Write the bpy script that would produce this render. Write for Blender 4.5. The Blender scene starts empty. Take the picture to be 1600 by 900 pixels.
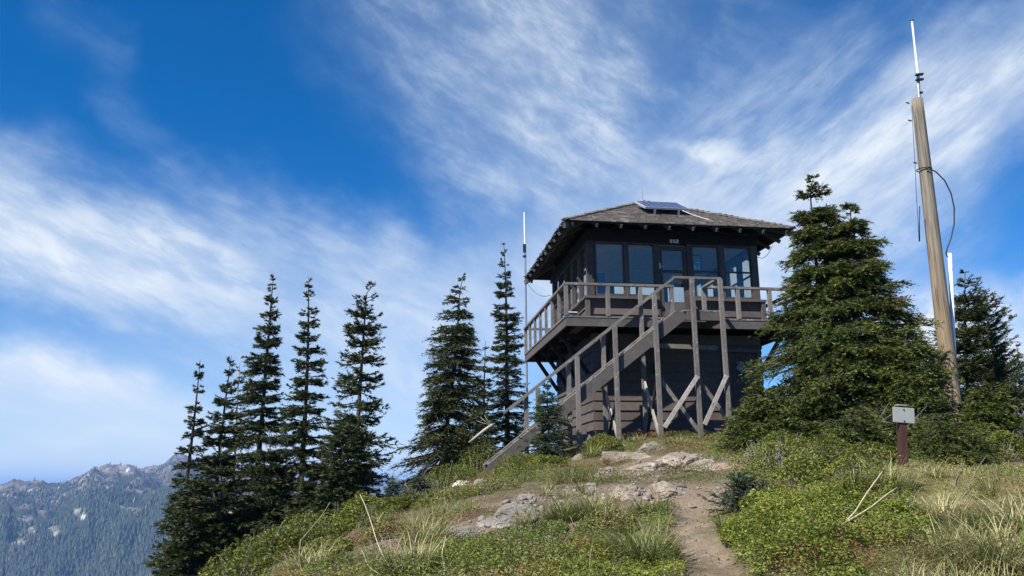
import bpy, bmesh, math, random
import numpy as np
from mathutils import Vector, Matrix

# ------------------------------------------------------------------ scene, camera
S = bpy.context.scene
COL = S.collection
ZE = 1.6                                   # eye height: world z = height above the eye + ZE
FPX, PITCH, ROLL = 1312.2, 0.2314, -0.0092  # focal length in pixels of a 1600 wide frame
TC = np.array([3.613, 21.824, 0.0])        # centre of the lookout
YAW = 0.149
ZB = 1.10                                  # ground at the lookout, above the eye

CF = np.array([0, math.cos(PITCH), math.sin(PITCH)])
_U = np.array([0, -math.sin(PITCH), math.cos(PITCH)])
_R = np.array([1.0, 0, 0])
CR = _R * math.cos(ROLL) + _U * math.sin(ROLL)
CU = -_R * math.sin(ROLL) + _U * math.cos(ROLL)


def ray(x, y):
    return CF + CR * (x - 800) / FPX - CU * (y - 450) / FPX


def at(x, y, depth):
    d = ray(x, y)
    return d * depth / d[1]


def to_px(P):
    P = np.asarray(P, float)
    d = P @ CF
    return 800 + FPX * (P @ CR) / d, 450 - FPX * (P @ CU) / d


cam_data = bpy.data.cameras.new('camera')
cam = bpy.data.objects.new('camera', cam_data)
COL.objects.link(cam)
M = Matrix(((CR[0], CU[0], -CF[0]), (CR[1], CU[1], -CF[1]), (CR[2], CU[2], -CF[2])))
cam.matrix_world = Matrix.Translation((0, 0, ZE)) @ M.to_4x4()
cam_data.sensor_fit = 'HORIZONTAL'
cam_data.sensor_width = 36.0
cam_data.lens = 36.0 * FPX / 1600.0
cam_data.clip_start = 0.1
cam_data.clip_end = 90000
S.camera = cam

S.render.engine = 'CYCLES'
S.view_settings.view_transform = 'Standard'
S.view_settings.look = 'None'
S.view_settings.exposure = 0.65
S.view_settings.gamma = 1.0
S.cycles.use_denoising = True
S.cycles.max_bounces = 8
S.cycles.transparent_max_bounces = 16
S.cycles.volume_bounces = 1
S.cycles.sample_clamp_indirect = 6


# ------------------------------------------------------------------ noise
def _hash(ix, iy, iz, seed):
    n = (ix.astype(np.int64) * 374761393 + iy.astype(np.int64) * 668265263 + iz.astype(np.int64) * 2147483647 + seed * 144665) & 0xffffffff
    n = ((n ^ (n >> 13)) * 1274126177) & 0xffffffff
    n = n ^ (n >> 16)
    return (n & 0xffff) / 65535.0


def vnoise(p, seed=0):
    p = np.asarray(p, float)
    i = np.floor(p)
    f = p - i
    f = f * f * (3 - 2 * f)
    i = i.astype(np.int64)
    out = 0
    for dx in (0, 1):
        for dy in (0, 1):
            for dz in (0, 1):
                w = (f[..., 0] if dx else 1 - f[..., 0]) * (f[..., 1] if dy else 1 - f[..., 1]) * (f[..., 2] if dz else 1 - f[..., 2])
                out = out + w * _hash(i[..., 0] + dx, i[..., 1] + dy, i[..., 2] + dz, seed)
    return out * 2 - 1


def fbm(p, octaves=4, seed=0, gain=0.5):
    p = np.asarray(p, float)
    a, t, s = 1.0, 0.0, 0.0
    for o in range(octaves):
        t = t + a * vnoise(p * 2 ** o + 17.3 * o, seed + o)
        s += a
        a *= gain
    return t / s


def xy3(x, y, s=1.0):
    x = np.asarray(x, float)
    return np.stack([x * s, np.asarray(y, float) * s, np.zeros_like(x)], -1)


# ------------------------------------------------------------------ object helpers
def tag(o, label=None, cat=None, group=None, kind=None):
    if label: o['label'] = label
    if cat: o['category'] = cat
    if group: o['group'] = group
    if kind: o['kind'] = kind
    return o


def empty(name, loc, rz=0.0):
    o = bpy.data.objects.new(name, None)
    o.location = loc
    o.rotation_euler = (0, 0, rz)
    o.empty_display_size = 0.2
    COL.objects.link(o)
    return o


def mesh_arrays(name, V, F, mat, parent=None, attrs=None, smooth=False, loc=None):
    """F: an (n,k) array, or a list of such arrays."""
    if not isinstance(F, list): F = [F]
    V = np.asarray(V, np.float32)
    me = bpy.data.meshes.new(name)
    nl = sum(f.size for f in F)
    npoly = sum(len(f) for f in F)
    me.vertices.add(len(V))
    me.vertices.foreach_set('co', V.ravel())
    me.loops.add(nl)
    me.loops.foreach_set('vertex_index', np.concatenate([f.ravel() for f in F]).astype(np.int32))
    me.polygons.add(npoly)
    tot = np.concatenate([np.full(len(f), f.shape[1]) for f in F])
    me.polygons.foreach_set('loop_start', np.concatenate([[0], np.cumsum(tot)[:-1]]).astype(np.int32))
    try:
        me.polygons.foreach_set('loop_total', tot.astype(np.int32))
    except Exception:
        pass
    if smooth:
        me.polygons.foreach_set('use_smooth', np.ones(npoly, bool))
    for k, v in (attrs or {}).items():
        a = me.attributes.new(k, 'FLOAT', 'POINT')
        a.data.foreach_set('value', np.asarray(v, np.float32))
    me.update(calc_edges=True)
    me.validate()
    me.materials.append(mat)
    o = bpy.data.objects.new(name, me)
    COL.objects.link(o)
    if parent is not None: o.parent = parent
    if loc is not None: o.location = loc
    return o


class MB:
    """collects shapes and links them as ONE mesh object"""

    def __init__(s):
        s.v, s.f, s.t = [], [], []

    def add(s, V, F, tint=0.5):
        n = len(s.v)
        s.v += [tuple(map(float, p)) for p in V]
        s.t += [tint] * len(V)
        s.f += [tuple(i + n for i in f) for f in F]
        return s

    def box(s, lo, hi, tint=0.5):
        (a, b, c), (d, e, g) = lo, hi
        V = [(a, b, c), (d, b, c), (d, e, c), (a, e, c), (a, b, g), (d, b, g), (d, e, g), (a, e, g)]
        return s.add(V, [(0, 3, 2, 1), (4, 5, 6, 7), (0, 1, 5, 4), (1, 2, 6, 5), (2, 3, 7, 6), (3, 0, 4, 7)], tint)

    def beam(s, p0, p1, w, h, up=(0, 0, 1), tint=0.5):
        p0, p1, up = Vector(p0), Vector(p1), Vector(up)
        d = (p1 - p0).normalized()
        x = d.cross(up)
        if x.length < 1e-4: x = d.cross(Vector((1, 0, 0)))
        x.normalize()
        z = x.cross(d).normalized()
        V = []
        for p in (p0, p1):
            for a, b in ((-1, -1), (1, -1), (1, 1), (-1, 1)):
                V.append(p + x * a * w / 2 + z * b * h / 2)
        return s.add(V, [(0, 1, 2, 3), (7, 6, 5, 4), (0, 4, 5, 1), (1, 5, 6, 2), (2, 6, 7, 3), (3, 7, 4, 0)], tint)

    def prism(s, poly, vec, tint=0.5):
        n = len(poly)
        vec = Vector(vec)
        V = [Vector(p) for p in poly] + [Vector(p) + vec for p in poly]
        F = [tuple(range(n))[::-1], tuple(range(n, 2 * n))]
        F += [(i, (i + 1) % n, n + (i + 1) % n, n + i) for i in range(n)]
        return s.add(V, F, tint)

    def tube(s, pts, r, seg=8, cap=True, tint=0.5):
        pts = [Vector(p) for p in pts]
        rr = r if hasattr(r, '__len__') else [r] * len(pts)
        V, F = [], []
        ref = Vector((0.31, 0.87, 0.17))
        for i, p in enumerate(pts):
            d = (pts[min(i + 1, len(pts) - 1)] - pts[max(i - 1, 0)]).normalized()
            x = d.cross(ref).normalized()
            y = d.cross(x)
            for k in range(seg):
                a = 2 * math.pi * k / seg
                V.append(p + (x * math.cos(a) + y * math.sin(a)) * rr[i])
        for i in range(len(pts) - 1):
            for k in range(seg):
                a, b = i * seg + k, i * seg + (k + 1) % seg
                F.append((a, b, b + seg, a + seg))
        if cap:
            F.append(tuple(range(seg))[::-1])
            F.append(tuple(range((len(pts) - 1) * seg, len(pts) * seg)))
        return s.add(V, F, tint)

    def build(s, name, mat, parent=None, off=(0, 0, 0), smooth=False, bevel=0.0, loc=None):
        me = bpy.data.meshes.new(name)
        me.from_pydata([(x - off[0], y - off[1], z - off[2]) for x, y, z in s.v], [], s.f)
        a = me.attributes.new('tint', 'FLOAT', 'POINT')
        a.data.foreach_set('value', s.t)
        bm = bmesh.new()
        bm.from_mesh(me)
        bmesh.ops.recalc_face_normals(bm, faces=bm.faces)
        bm.to_mesh(me)
        bm.free()
        if smooth:
            me.polygons.foreach_set('use_smooth', [True] * len(me.polygons))
        me.materials.append(mat)
        o = bpy.data.objects.new(name, me)
        COL.objects.link(o)
        if parent is not None: o.parent = parent
        if loc is not None: o.location = loc
        if bevel:
            m = o.modifiers.new('bevel', 'BEVEL')
            m.width = bevel
            m.segments = 2
        return o


# ------------------------------------------------------------------ materials
class NT:
    def __init__(s, name):
        s.m = bpy.data.materials.new(name)
        s.m.use_nodes = True
        s.t = s.m.node_tree
        s.p = s.t.nodes['Principled BSDF']
        s.out = s.t.nodes['Material Output']

    def n(s, typ, **kw):
        o = s.t.nodes.new(typ)
        for k, v in kw.items(): setattr(o, k, v)
        return o

    def l(s, a, b):
        s.t.links.new(a, b)

    def coord(s, scale=(1, 1, 1), kind='Object', rot=(0, 0, 0)):
        c = s.n('ShaderNodeTexCoord')
        m = s.n('ShaderNodeMapping')
        m.inputs['Scale'].default_value = scale
        m.inputs['Rotation'].default_value = rot
        s.l(c.outputs[kind], m.inputs['Vector'])
        return m.outputs['Vector']

    def noise(s, vec, scale=5, detail=4, rough=0.55, dist=0.0):
        t = s.n('ShaderNodeTexNoise')
        t.inputs['Scale'].default_value = scale
        t.inputs['Detail'].default_value = detail
        t.inputs['Roughness'].default_value = rough
        t.inputs['Distortion'].default_value = dist
        if vec is not None: s.l(vec, t.inputs['Vector'])
        return t.outputs['Fac']

    def ramp(s, fac, stops, interp='LINEAR'):
        r = s.n('ShaderNodeValToRGB')
        r.color_ramp.interpolation = interp
        e = r.color_ramp.elements
        while len(e) < len(stops): e.new(0.5)
        for i, (p, c) in enumerate(stops):
            e[i].position = p
            if not hasattr(c, '__len__'): c = (c, c, c)
            e[i].color = (*c[:3], 1)
        s.l(fac, r.inputs['Fac'])
        return r.outputs['Color']

    def mix(s, fac, a, b, mode='MIX'):
        m = s.n('ShaderNodeMix', data_type='RGBA', blend_type=mode)
        for sock, v in ((m.inputs[0], fac), (m.inputs[6], a), (m.inputs[7], b)):
            if hasattr(v, 'is_linked'): s.l(v, sock)
            elif hasattr(v, '__len__'): sock.default_value = (*v[:3], 1)
            else: sock.default_value = v
        return m.outputs[2]

    def attr(s, name):
        a = s.n('ShaderNodeAttribute')
        a.attribute_name = name
        return a.outputs['Fac']

    def math(s, op, a, b=None, clamp=False):
        m = s.n('ShaderNodeMath', operation=op)
        m.use_clamp = clamp
        for i, v in enumerate((a, b)):
            if v is None: continue
            if hasattr(v, 'is_linked'): s.l(v, m.inputs[i])
            else: m.inputs[i].default_value = v
        return m.outputs[0]

    def bump(s, h, strength=0.4, dist=0.02):
        b = s.n('ShaderNodeBump')
        b.inputs['Strength'].default_value = strength
        b.inputs['Distance'].default_value = dist
        s.l(h, b.inputs['Height'])
        s.l(b.outputs['Normal'], s.p.inputs['Normal'])

    def color(s, c, rough=0.8, spec=0.3, metal=0.0):
        if hasattr(c, 'is_linked'): s.l(c, s.p.inputs['Base Color'])
        else: s.p.inputs['Base Color'].default_value = (*c, 1)
        s.p.inputs['Roughness'].default_value = rough
        s.p.inputs['Specular IOR Level'].default_value = spec
        s.p.inputs['Metallic'].default_value = metal
        return s.m


def wood(name, dark, light, peel=None, peel_at=0.62, axis='z', rough=0.85):
    m = NT(name)
    sc = {'x': (1.2, 22, 22), 'y': (22, 1.2, 22), 'z': (22, 22, 1.2), 'n': (9, 9, 9)}[axis]
    g = m.noise(m.coord(sc), 1.0, 6, 0.65, 0.6)
    c = m.ramp(g, [(0.3, dark), (0.7, light)])
    big = m.noise(m.coord(), 1.7, 4)
    c = m.mix(m.math('MULTIPLY', m.ramp(big, [(0.35, 0.0), (0.7, 1.0)]), 0.45), c, tuple(x * 0.6 for x in dark))
    c = m.mix(m.math('MULTIPLY', m.math('SUBTRACT', m.attr('tint'), 0.4), 1.1, True), c, light)
    if peel is not None:
        p = m.noise(m.coord((2.2, 2.2, 2.2)), 3.0, 7, 0.7, 0.3)
        c = m.mix(m.ramp(p, [(peel_at, 0.0), (peel_at + 0.05, 1.0)]), c, peel)
    m.bump(g, 0.5, 0.01)
    return m.color(c, rough, 0.25)


def plain(name, c, rough=0.6, metal=0.0, spec=0.4, var=0.15):
    m = NT(name)
    n = m.noise(m.coord(), 6, 5)
    cc = m.ramp(n, [(0.3, tuple(x * (1 - var) for x in c)), (0.7, tuple(min(1, x * (1 + var)) for x in c))])
    return m.color(cc, rough, spec, metal)


BROWN_D, BROWN_L = (0.075, 0.060, 0.052), (0.140, 0.116, 0.102)
M_SIDING = wood('siding_paint', BROWN_D, BROWN_L, (0.16, 0.14, 0.125), 0.70, 'n')
M_TRIM = wood('trim_paint', (0.086, 0.075, 0.069), (0.140, 0.124, 0.115), (0.20, 0.18, 0.165), 0.72, 'n')
M_RAIL = wood('weathered_rail', (0.122, 0.109, 0.098), (0.228, 0.208, 0.188), (0.36, 0.33, 0.30), 0.60, 'n')
M_PEEL = wood('peeled_brace', (0.28, 0.25, 0.22), (0.52, 0.48, 0.43), (0.12, 0.10, 0.09), 0.60, 'n')
M_WORN = wood('worn_edge', (0.22, 0.195, 0.165), (0.42, 0.38, 0.33), (0.13, 0.11, 0.10), 0.58, 'n')
M_SHADE_DARK = wood('shade_dark_timber', (0.012, 0.0105, 0.010), (0.026, 0.022, 0.020), None, 0.7, 'n')  # dark paint, deepened so the colour carries shade under eaves and deck
M_FRAME = wood('window_frame_paint', (0.052, 0.042, 0.039), (0.105, 0.087, 0.078), (0.13, 0.115, 0.10), 0.72, 'n')
M_CEIL = plain('ceiling_paint', (0.66, 0.63, 0.56), 0.8)
M_INWALL = plain('interior_paint', (0.30, 0.36, 0.38), 0.8)
M_FLOOR = wood('interior_floor', (0.12, 0.08, 0.05), (0.22, 0.15, 0.09), None, 0.7, 'x')
M_ALU = plain('aluminium', (0.50, 0.51, 0.52), 0.4, 0.25)
M_GALV = plain('galvanised_steel', (0.42, 0.44, 0.46), 0.45, 0.8)
M_WHITE = plain('white_fibreglass', (0.80, 0.82, 0.82), 0.45)
M_BLACK = plain('black_rubber', (0.015, 0.015, 0.017), 0.5)
M_BLUE = plain('blue_plastic', (0.014, 0.055, 0.20), 0.5)
M_CREAM = plain('pale_paint', (0.62, 0.62, 0.58), 0.6)
M_SIGN = plain('sign_face', (0.32, 0.335, 0.30), 0.45, 0.0, 0.4, 0.06)
M_POST = wood('sign_post_paint', (0.050, 0.021, 0.018), (0.085, 0.038, 0.030), None, 0.7, 'z')
M_NUM = plain('number_paint', (0.75, 0.75, 0.72), 0.5)


def glass_mat():
    m = NT('window_glass')
    t = m.t
    lw_ = m.n('ShaderNodeLayerWeight')
    lw_.inputs['Blend'].default_value = 0.5
    sch = m.math('ADD', m.math('MULTIPLY', m.math('POWER', lw_.outputs['Facing'], 4.0), 0.8), 0.06)
    g = m.n('ShaderNodeBsdfGlossy')
    g.inputs['Roughness'].default_value = 0.02
    g.inputs['Color'].default_value = (1, 1, 1, 1)
    tr = m.n('ShaderNodeBsdfTransparent')
    tr.inputs['Color'].default_value = (0.90, 0.91, 0.88, 1)
    mx = m.n('ShaderNodeMixShader')
    m.l(sch, mx.inputs[0])
    m.l(tr.outputs[0], mx.inputs[1])
    m.l(g.outputs[0], mx.inputs[2])
    m.l(mx.outputs[0], m.out.inputs['Surface'])
    t.nodes.remove(m.p)
    return m.m


M_GLASS = glass_mat()


def solar_mat():
    m = NT('solar_cells')
    v = m.coord()
    b = m.n('ShaderNodeTexBrick')
    b.offset = 0.0
    b.inputs['Scale'].default_value = 1.0
    b.inputs['Brick Width'].default_value = 0.155
    b.inputs['Row Height'].default_value = 0.155
    b.inputs['Mortar Size'].default_value = 0.006
    b.inputs['Color1'].default_value = (0.035, 0.045, 0.10, 1)
    b.inputs['Color2'].default_value = (0.045, 0.055, 0.12, 1)
    b.inputs['Mortar'].default_value = (0.30, 0.32, 0.36, 1)
    m.l(v, b.inputs['Vector'])
    return m.color(b.outputs['Color'], 0.18, 0.6)


M_SOLAR = solar_mat()


def shingle_mat():
    m = NT('cedar_shingles')
    t = m.attr('tint')
    c = m.ramp(t, [(0.0, (0.055, 0.046, 0.040)), (0.45, (0.120, 0.102, 0.090)), (0.8, (0.19, 0.166, 0.148)), (1.0, (0.29, 0.262, 0.235))])
    big = m.noise(m.coord(), 1.3, 5)
    c = m.mix(m.math('MULTIPLY', m.ramp(big, [(0.52, 0.0), (0.70, 1.0)]), 0.35), c, (0.11, 0.105, 0.045))
    g = m.noise(m.coord((40, 40, 4)), 1.0, 4)
    c = m.mix(0.35, c, m.ramp(g, [(0.3, (0.05, 0.04, 0.035)), (0.7, (0.22, 0.195, 0.172))]))
    m.bump(g, 0.4, 0.01)
    return m.color(c, 0.9, 0.2)


M_SHINGLE = shingle_mat()


def pole_mat():
    m = NT('pole_timber')
    g = m.noise(m.coord((26, 26, 0.9)), 1.0, 6, 0.65, 0.8)
    c = m.ramp(g, [(0.28, (0.105, 0.088, 0.068)), (0.5, (0.205, 0.175, 0.135)), (0.72, (0.31, 0.27, 0.21))])
    sep = m.n('ShaderNodeSeparateXYZ')
    m.l(m.coord(), sep.inputs[0])
    low = m.ramp(m.math('DIVIDE', sep.outputs['Z'], 7.0), [(0.10, 0.75), (0.55, 0.0)])
    c = m.mix(low, c, m.ramp(g, [(0.3, (0.20, 0.125, 0.065)), (0.7, (0.43, 0.30, 0.17))]))
    crack = m.noise(m.coord((60, 60, 1.0)), 1.0, 3, 0.5, 0.3)
    c = m.mix(m.ramp(crack, [(0.62, 0.0), (0.66, 0.8)]), c, (0.05, 0.04, 0.03))
    m.bump(g, 0.7, 0.012)
    return m.color(c, 0.85, 0.25)


M_POLE = pole_mat()


def bark_mat(name, a, b):
    m = NT(name)
    g = m.noise(m.coord((14, 14, 3)), 1.5, 6, 0.65, 0.5)
    m.bump(g, 0.8, 0.02)
    return m.color(m.ramp(g, [(0.3, a), (0.7, b)]), 0.9, 0.2)


M_BARK = bark_mat('conifer_bark', (0.035, 0.028, 0.023), (0.12, 0.10, 0.085))
M_SNAG = bark_mat('bleached_wood', (0.26, 0.235, 0.205), (0.60, 0.56, 0.50))
M_TWIG = bark_mat('dead_twigs', (0.14, 0.12, 0.105), (0.34, 0.31, 0.28))
M_STRAW = bark_mat('dry_stalk', (0.40, 0.34, 0.20), (0.66, 0.58, 0.38))


def leaf_mat(name, stops, trans=0.25, rough=0.55, spec=0.35):
    m = NT(name)
    c = m.ramp(m.attr('tint'), stops)
    m.color(c, rough, spec)
    tr = m.n('ShaderNodeBsdfTranslucent')
    m.l(c, tr.inputs['Color'])
    mx = m.n('ShaderNodeMixShader')
    mx.inputs[0].default_value = trans
    m.l(m.p.outputs[0], mx.inputs[1])
    m.l(tr.outputs[0], mx.inputs[2])
    m.l(mx.outputs[0], m.out.inputs['Surface'])
    return m.m


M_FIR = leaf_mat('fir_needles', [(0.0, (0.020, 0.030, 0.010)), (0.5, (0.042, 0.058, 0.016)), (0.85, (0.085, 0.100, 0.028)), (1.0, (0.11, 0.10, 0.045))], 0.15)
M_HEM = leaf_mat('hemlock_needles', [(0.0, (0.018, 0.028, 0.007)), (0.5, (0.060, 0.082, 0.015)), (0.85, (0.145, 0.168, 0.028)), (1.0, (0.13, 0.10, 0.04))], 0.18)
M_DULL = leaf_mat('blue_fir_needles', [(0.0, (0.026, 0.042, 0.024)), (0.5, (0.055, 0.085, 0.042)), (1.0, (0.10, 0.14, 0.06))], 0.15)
M_HUCK = leaf_mat('huckleberry_leaves', [(0.0, (0.075, 0.10, 0.016)), (0.5, (0.18, 0.225, 0.032)), (0.85, (0.29, 0.32, 0.060)), (0.95, (0.26, 0.20, 0.05)), (1.0, (0.25, 0.08, 0.03))], 0.3, 0.5)
M_HEATH = leaf_mat('heather_leaves', [(0.0, (0.075, 0.10, 0.022)), (0.35, (0.155, 0.195, 0.036)), (0.6, (0.25, 0.245, 0.065)), (0.75, (0.21, 0.14, 0.055)), (0.9, (0.20, 0.085, 0.045)), (1.0, (0.22, 0.06, 0.035))], 0.2)
M_GRASS = leaf_mat('grass_blades', [(0.0, (0.085, 0.125, 0.030)), (0.5, (0.190, 0.225, 0.060)), (0.8, (0.36, 0.33, 0.14)), (1.0, (0.56, 0.49, 0.27))], 0.3)
M_SHRUB = leaf_mat('shrub_leaves', [(0.0, (0.064, 0.080, 0.015)), (0.5, (0.155, 0.185, 0.028)), (0.85, (0.25, 0.26, 0.050)), (1.0, (0.23, 0.15, 0.05))], 0.3)
M_FARFOREST = leaf_mat('far_forest_needles', [(0.0, (0.014, 0.024, 0.010)), (1.0, (0.036, 0.050, 0.022))], 0.0)


def rock_mat(name, a, b, c):
    m = NT(name)
    v = m.coord()
    n1 = m.noise(v, 3.0, 8, 0.65, 0.4)
    n2 = m.noise(v, 11.0, 6, 0.7)
    col = m.ramp(n1, [(0.3, a), (0.52, b), (0.72, c)])
    col = m.mix(m.ramp(n2, [(0.58, 0.0), (0.68, 0.7)]), col, (0.14, 0.13, 0.11))
    lich = m.noise(m.coord((1, 1, 1), 'Object', (0.4, 0.7, 0)), 6.0, 6, 0.7)
    col = m.mix(m.ramp(lich, [(0.60, 0.0), (0.66, 0.5)]), col, (0.34, 0.36, 0.26))
    vc = m.n('ShaderNodeTexVoronoi', feature='DISTANCE_TO_EDGE')
    vc.inputs['Scale'].default_value = 4.5
    wv = m.n('ShaderNodeVectorMath', operation='ADD')
    wn_ = m.n('ShaderNodeTexNoise')
    wn_.inputs['Scale'].default_value = 5.0
    m.l(v, wn_.inputs['Vector'])
    m.l(v, wv.inputs[0])
    m.l(wn_.outputs['Color'], wv.inputs[1])
    m.l(wv.outputs[0], vc.inputs['Vector'])
    col = m.mix(m.ramp(vc.outputs['Distance'], [(0.0, 0.75), (0.035, 0.0)]), col, (0.06, 0.05, 0.04))
    m.bump(m.mix(0.5, n1, n2), 0.8, 0.035)
    return m.color(col, 0.9, 0.2)


M_ROCK = rock_mat('pale_rock', (0.125, 0.10, 0.076), (0.29, 0.245, 0.19), (0.47, 0.41, 0.33))
M_ROCKG = rock_mat('grey_rock', (0.11, 0.10, 0.085), (0.24, 0.22, 0.185), (0.38, 0.35, 0.30))
M_ROCKP = rock_mat('pink_rock', (0.22, 0.155, 0.12), (0.39, 0.28, 0.22), (0.52, 0.41, 0.33))


def ground_mat():
    m = NT('alpine_soil')
    v = m.coord()
    a = m.noise(v, 0.9, 8, 0.62, 0.4)
    b = m.noise(v, 7.0, 8, 0.7, 0.3)
    f = m.noise(v, 38.0, 5, 0.7)
    h2 = m.noise(v, 19.0, 6, 0.7, 0.2)
    soil = m.ramp(h2, [(0.30, (0.070, 0.047, 0.033)), (0.50, (0.150, 0.106, 0.074)), (0.66, (0.255, 0.195, 0.142)), (0.78, (0.40, 0.33, 0.26))])
    soil = m.mix(m.ramp(f, [(0.62, 0.0), (0.70, 0.6)]), soil, (0.40, 0.34, 0.27))
    moss = m.ramp(h2, [(0.3, (0.045, 0.055, 0.018)), (0.55, (0.10, 0.115, 0.034)), (0.75, (0.20, 0.18, 0.07))])
    rust = m.ramp(h2, [(0.3, (0.06, 0.04, 0.022)), (0.6, (0.15, 0.085, 0.05))])
    c = m.mix(m.ramp(m.mix(0.45, a, h2), [(0.46, 0.0), (0.53, 1.0)]), soil, moss)
    c = m.mix(m.ramp(m.noise(v, 1.6, 8, 0.7), [(0.56, 0.0), (0.62, 0.8)]), c, rust)
    c = m.mix(m.attr('soil'), c, m.ramp(h2, [(0.30, (0.095, 0.068, 0.048)), (0.50, (0.19, 0.14, 0.10)), (0.66, (0.30, 0.235, 0.175)), (0.78, (0.44, 0.37, 0.29))]))
    c = m.mix(m.attr('lawn'), c, m.ramp(b, [(0.3, (0.15, 0.125, 0.055)), (0.6, (0.25, 0.215, 0.095)), (0.8, (0.33, 0.29, 0.14))]))
    pth = m.ramp(f, [(0.3, (0.19, 0.14, 0.098)), (0.6, (0.34, 0.265, 0.195)), (0.75, (0.50, 0.42, 0.335))])
    pth = m.mix(m.ramp(b, [(0.4, 0.0), (0.7, 0.6)]), pth, (0.15, 0.11, 0.082))
    c = m.mix(m.attr('path'), c, pth)
    m.bump(m.mix(0.5, b, f), 0.9, 0.05)
    return m.color(c, 0.95, 0.15)


M_GROUND = ground_mat()


def mountain_mat():
    m = NT('mountain_slope')
    v = m.coord()
    n1 = m.noise(v, 0.006, 10, 0.62, 0.5)
    n2 = m.noise(v, 0.03, 8, 0.7, 0.3)
    rock = m.ramp(n2, [(0.36, (0.035, 0.032, 0.028)), (0.5, (0.14, 0.12, 0.10)), (0.62, (0.31, 0.27, 0.22))])
    green = m.ramp(n2, [(0.3, (0.028, 0.040, 0.018)), (0.6, (0.065, 0.078, 0.032))])
    hi = m.attr('height')
    f = m.math('ADD', m.math('MULTIPLY', hi, 0.9), m.math('MULTIPLY', m.math('SUBTRACT', n1, 0.5), 2.2))
    c = m.mix(m.ramp(f, [(0.40, 0.0), (0.62, 1.0)]), green, rock)
    c = m.mix(m.math('MULTIPLY', m.attr('bare'), m.ramp(n2, [(0.34, 0.15), (0.56, 1.0)])), c, (0.37, 0.335, 0.295))
    c = m.mix(m.attr('snow'), c, (0.85, 0.87, 0.9))
    m.bump(n2, 1.0, 12.0)
    return m.color(c, 0.95, 0.1)


M_MOUNT = mountain_mat()

# ------------------------------------------------------------------ terrain of the knoll
CTRL = [  # picture position and distance, turned into points of the ground
    (1000, 900, 7.0), (1000, 800, 9.4), (1000, 750, 12.2), (1000, 700, 16.8), (902, 702, 17.65), (760, 742, 17.3),
    (1412, 727, 9.5), (1500, 733, 11.0), (1595, 733, 11.5), (1600, 900, 6.5), (1300, 900, 6.5), (1300, 806, 8.2), (1500, 806, 7.9),
    (1320, 700, 13.5), (1150, 695, 17.0), (700, 900, 7.0), (500, 905, 7.6), (600, 860, 9.0), (700, 808, 10.6), (800, 800, 10.0),
    (800, 764, 13.0), (700, 775, 14.5), (600, 806, 12.8), (450, 866, 11.0), (345, 930, 9.5), (1150, 790, 9.6), (860, 722, 16.8),
    (690, 765, 17.5), (1480, 700, 14.0), (1240, 705, 15.0)]
PTS = [at(*c) for c in CTRL]


def loc2w(u, v, z=0.0):
    c, s = math.cos(YAW), math.sin(YAW)
    return np.array([TC[0] + u * c - v * s, TC[1] + u * s + v * c, z])


PTS += [loc2w(-2.1, -2.1, 1.15), loc2w(0, -2.1, 1.08), loc2w(2.1, -2.1, 1.1), loc2w(-2.1, 2.1, 0.75), loc2w(2.1, 2.1, 0.95), loc2w(0, 0, 1.08),
        loc2w(-4.6, -2.9, 0.30), loc2w(-4.5, 0, -0.1), loc2w(-3.2, 3.5, -0.3)]
PTS += [np.array(p, float) for p in [
    (0, 0, -1.6), (0, 3, -1.22), (3, 2, -1.3), (-3, 2, -1.6), (0, -6, -2.3), (8, -5, -2.0), (-6, -2, -2.6), (-5.5, 6, -2.6), (4.5, 4, -0.95),
    (-4.9, 12.5, -2.2), (-4.6, 16, -1.9), (-3.0, 18.5, -1.0), (-2.2, 20.5, -0.6), (-10, 12, -6), (-10, 22, -7), (-6, 20, -3.0), (-5, 29, -4.5), (-1.0, 27, -1.2),
    (5, 30, -0.3), (-20, 20, -14), (-14, 4, -8), (10, 11, 0.2), (12, 14, -0.3), (12, 25, -2.5), (20, 15, -5), (4, 40, -7), (16, 2, -2.6), (-16, -8, -8), (10, 7, -0.4), (25, 35, -14), (-12, 36, -13)]]
PTS = np.array(PTS)


def _rbf_fit(P):
    n = len(P)
    X = P[:, :2] / 10
    D = np.linalg.norm(X[:, None] - X[None], axis=2)
    K = D + 0.0
    A = np.zeros((n + 3, n + 3))
    A[:n, :n] = -K + np.eye(n) * -0.015 * -1
    A[:n, n] = 1
    A[:n, n + 1:] = X
    A[n:, :n] = A[:n, n:].T
    b = np.zeros(n + 3)
    b[:n] = P[:, 2]
    return np.linalg.solve(A, b)


W = _rbf_fit(PTS)


def ground_z(x, y):
    """height of the ground above the eye"""
    x, y = np.asarray(x, float), np.asarray(y, float)
    sh = x.shape
    X = np.stack([x.ravel(), y.ravel()], 1) / 10
    out = np.zeros(len(X))
    n = len(PTS)
    for i in range(0, len(X), 20000):
        D = np.linalg.norm(X[i:i + 20000, None] - PTS[None, :, :2] / 10, axis=2)
        out[i:i + 20000] = -(D @ W[:n]) + W[n] + X[i:i + 20000] @ W[n + 1:]
    z = out.reshape(sh)
    R = np.hypot(x - 3, y - 14)
    far = -0.5 - 0.50 * np.maximum(R - 8, 0)
    k = np.clip((R - 18) / 16, 0, 1)
    k = k * k * (3 - 2 * k)
    z = z * (1 - k) + far * k
    near = np.clip((40 - R) / 10, 0, 1)
    z = z + near * (0.11 * fbm(xy3(x, y, 0.8), 4, 3) + 0.05 * fbm(xy3(x, y, 3.6), 3, 9))
    return z


def gz(x, y):
    return float(ground_z(np.array([x]), np.array([y]))[0])


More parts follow.
